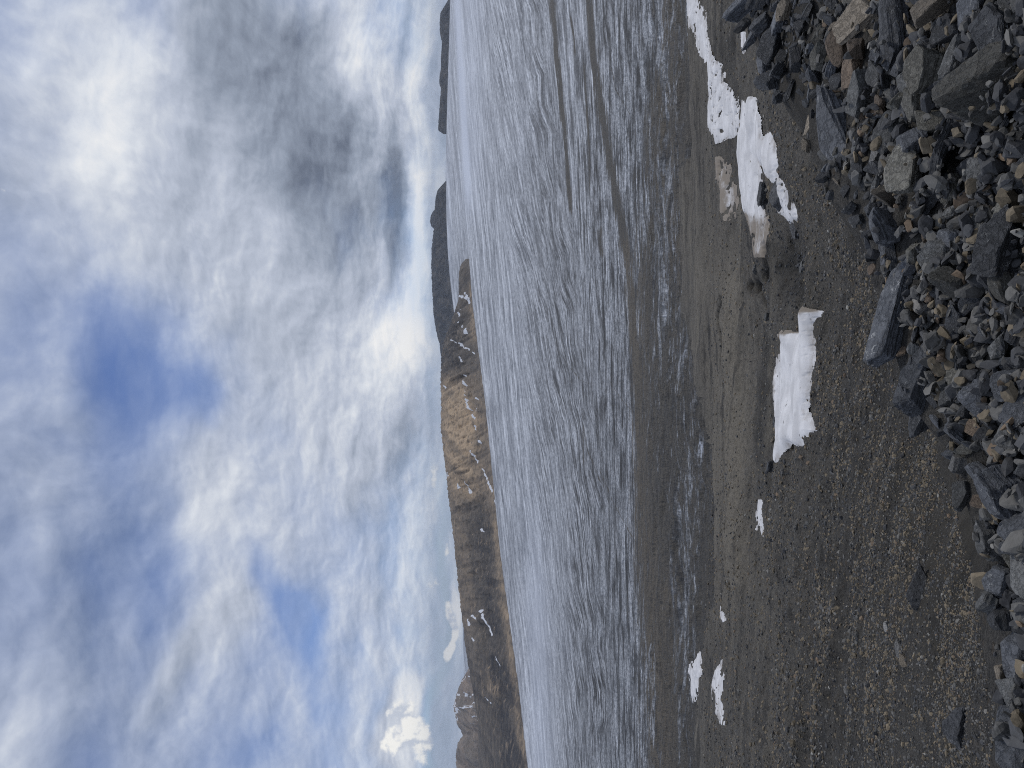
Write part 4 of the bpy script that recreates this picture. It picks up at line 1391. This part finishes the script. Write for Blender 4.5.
SHADE = [
    (240, 25, 72, 75, 0, .30, 1), (205, 20, 34, 70, 0, .12), (300, 110, 58, 88, 0, .32, 1), (345, 205, 48, 85, 0, .30, 1), (250, 200, 70, 120, 0, .12), (392, 220, 15, 90, 0, .34, 1), (352, 110, 10, 50, 0, .15),
    (100, 145, 46, 56, 0, -.36), (60, 40, 60, 60, 0, -.1), (120, 60, 30, 50, 0, -.15), (366, 50, 18, 34, 0, -.42), (418, 240, 8, 80, 0, -.55), (402, 335, 24, 40, 0, -.42),
    (425, 90, 14, 90, 0, -.25), (375, 372, 30, 40, 0, -.28), (300, 330, 40, 50, 0, .06), (205, 540, 26, 90, -30, -.15),
    (40, 520, 110, 160, 0, .12), (90, 660, 90, 140, 0, .16), (400, 450, 26, 50, 0, .12), (408, 722, 22, 36, 0, -.3), (450, 620, 6, 36, 0, -.45), (330, 620, 40, 80, 0, .06),
]
HEAPS = [(410, 725, 18, 26, 0, .75), (396, 712, 12, 14, 0, .5), (424, 745, 14, 24, 0, .6), (390, 745, 12, 14, 0, .5), (434, 588, 9, 20, 0, .55), (446, 612, 5, 12, 0, .6), (452, 632, 5, 22, 0, .8), (447, 655, 5, 12, 0, .6),
         (446, 545, 4, 14, 0, .5), (434, 478, 8, 18, 0, .5)]
build_sky()

sun = bpy.data.lights.new('sun', 'SUN')
sun.energy = 1.4
sun.angle = math.radians(11)
sun.color = (1.0, .96, .9)
so = bpy.data.objects.new('sun', sun)
COL.objects.link(so)
dirv = Vector((math.sin(SUN_AZ) * math.cos(SUN_EL), math.cos(SUN_AZ) * math.cos(SUN_EL), math.sin(SUN_EL)))
so.rotation_euler = dirv.to_track_quat('Z', 'Y').to_euler()

# ------------------------------------------------------------------ air
HAZE = 1.6e-5
if HAZE:
    x0, x1, y0, y1, z0, z1 = -26000, 26000, -400, 46000, -2200, 420
    vv = np.array([(x, y, z) for x in (x0, x1) for y in (y0, y1) for z in (z0, z1)], float)
    qq = np.array([(0, 1, 3, 2), (4, 6, 7, 5), (0, 4, 5, 1), (2, 3, 7, 6), (0, 2, 6, 4), (1, 5, 7, 3)])
    me = mesh_np('haze', vv, qq, smooth=False)
    hm = bpy.data.materials.new('haze')
    hm.use_nodes = True
    nt = hm.node_tree
    nt.nodes.clear()
    out = nt.nodes.new('ShaderNodeOutputMaterial')
    pv = nt.nodes.new('ShaderNodeVolumePrincipled')
    pv.inputs['Color'].default_value = (.78, .86, .97, 1)
    pv.inputs['Density'].default_value = HAZE
    pv.inputs['Anisotropy'].default_value = 0.0
    nt.links.new(pv.outputs[0], out.inputs['Volume'])
    link('haze', me, hm, 'thin bluish mountain air over the glacier', 'haze', kind='stuff')

# ------------------------------------------------------------------ camera (the photograph lies on its side: up is to the left)
cam = bpy.data.cameras.new('camera')
cam.sensor_fit = 'HORIZONTAL'
cam.sensor_width = 36
cam.lens = 36 * F / 1024
cam.clip_start = .05
cam.clip_end = 120000
co = bpy.data.objects.new('camera', cam)
COL.objects.link(co)
from mathutils import Matrix
fw, up, rt = Vector((0, CT, -ST)), Vector((0, ST, CT)), Vector((1, 0, 0))
lx, lyv, lz = -up, rt, -fw
co.matrix_world = Matrix(((lx.x, lyv.x, lz.x, 0), (lx.y, lyv.y, lz.y, 0), (lx.z, lyv.z, lz.z, 0), (0, 0, 0, 1)))
scene.camera = co

vs = scene.view_settings
vs.view_transform = 'Standard'
vs.look = 'None'
vs.exposure = 0
vs.gamma = 1
scene.cycles.max_bounces = 6
scene.cycles.volume_bounces = 0
scene.cycles.use_denoising = False
scene.cycles.filter_width = 1.05
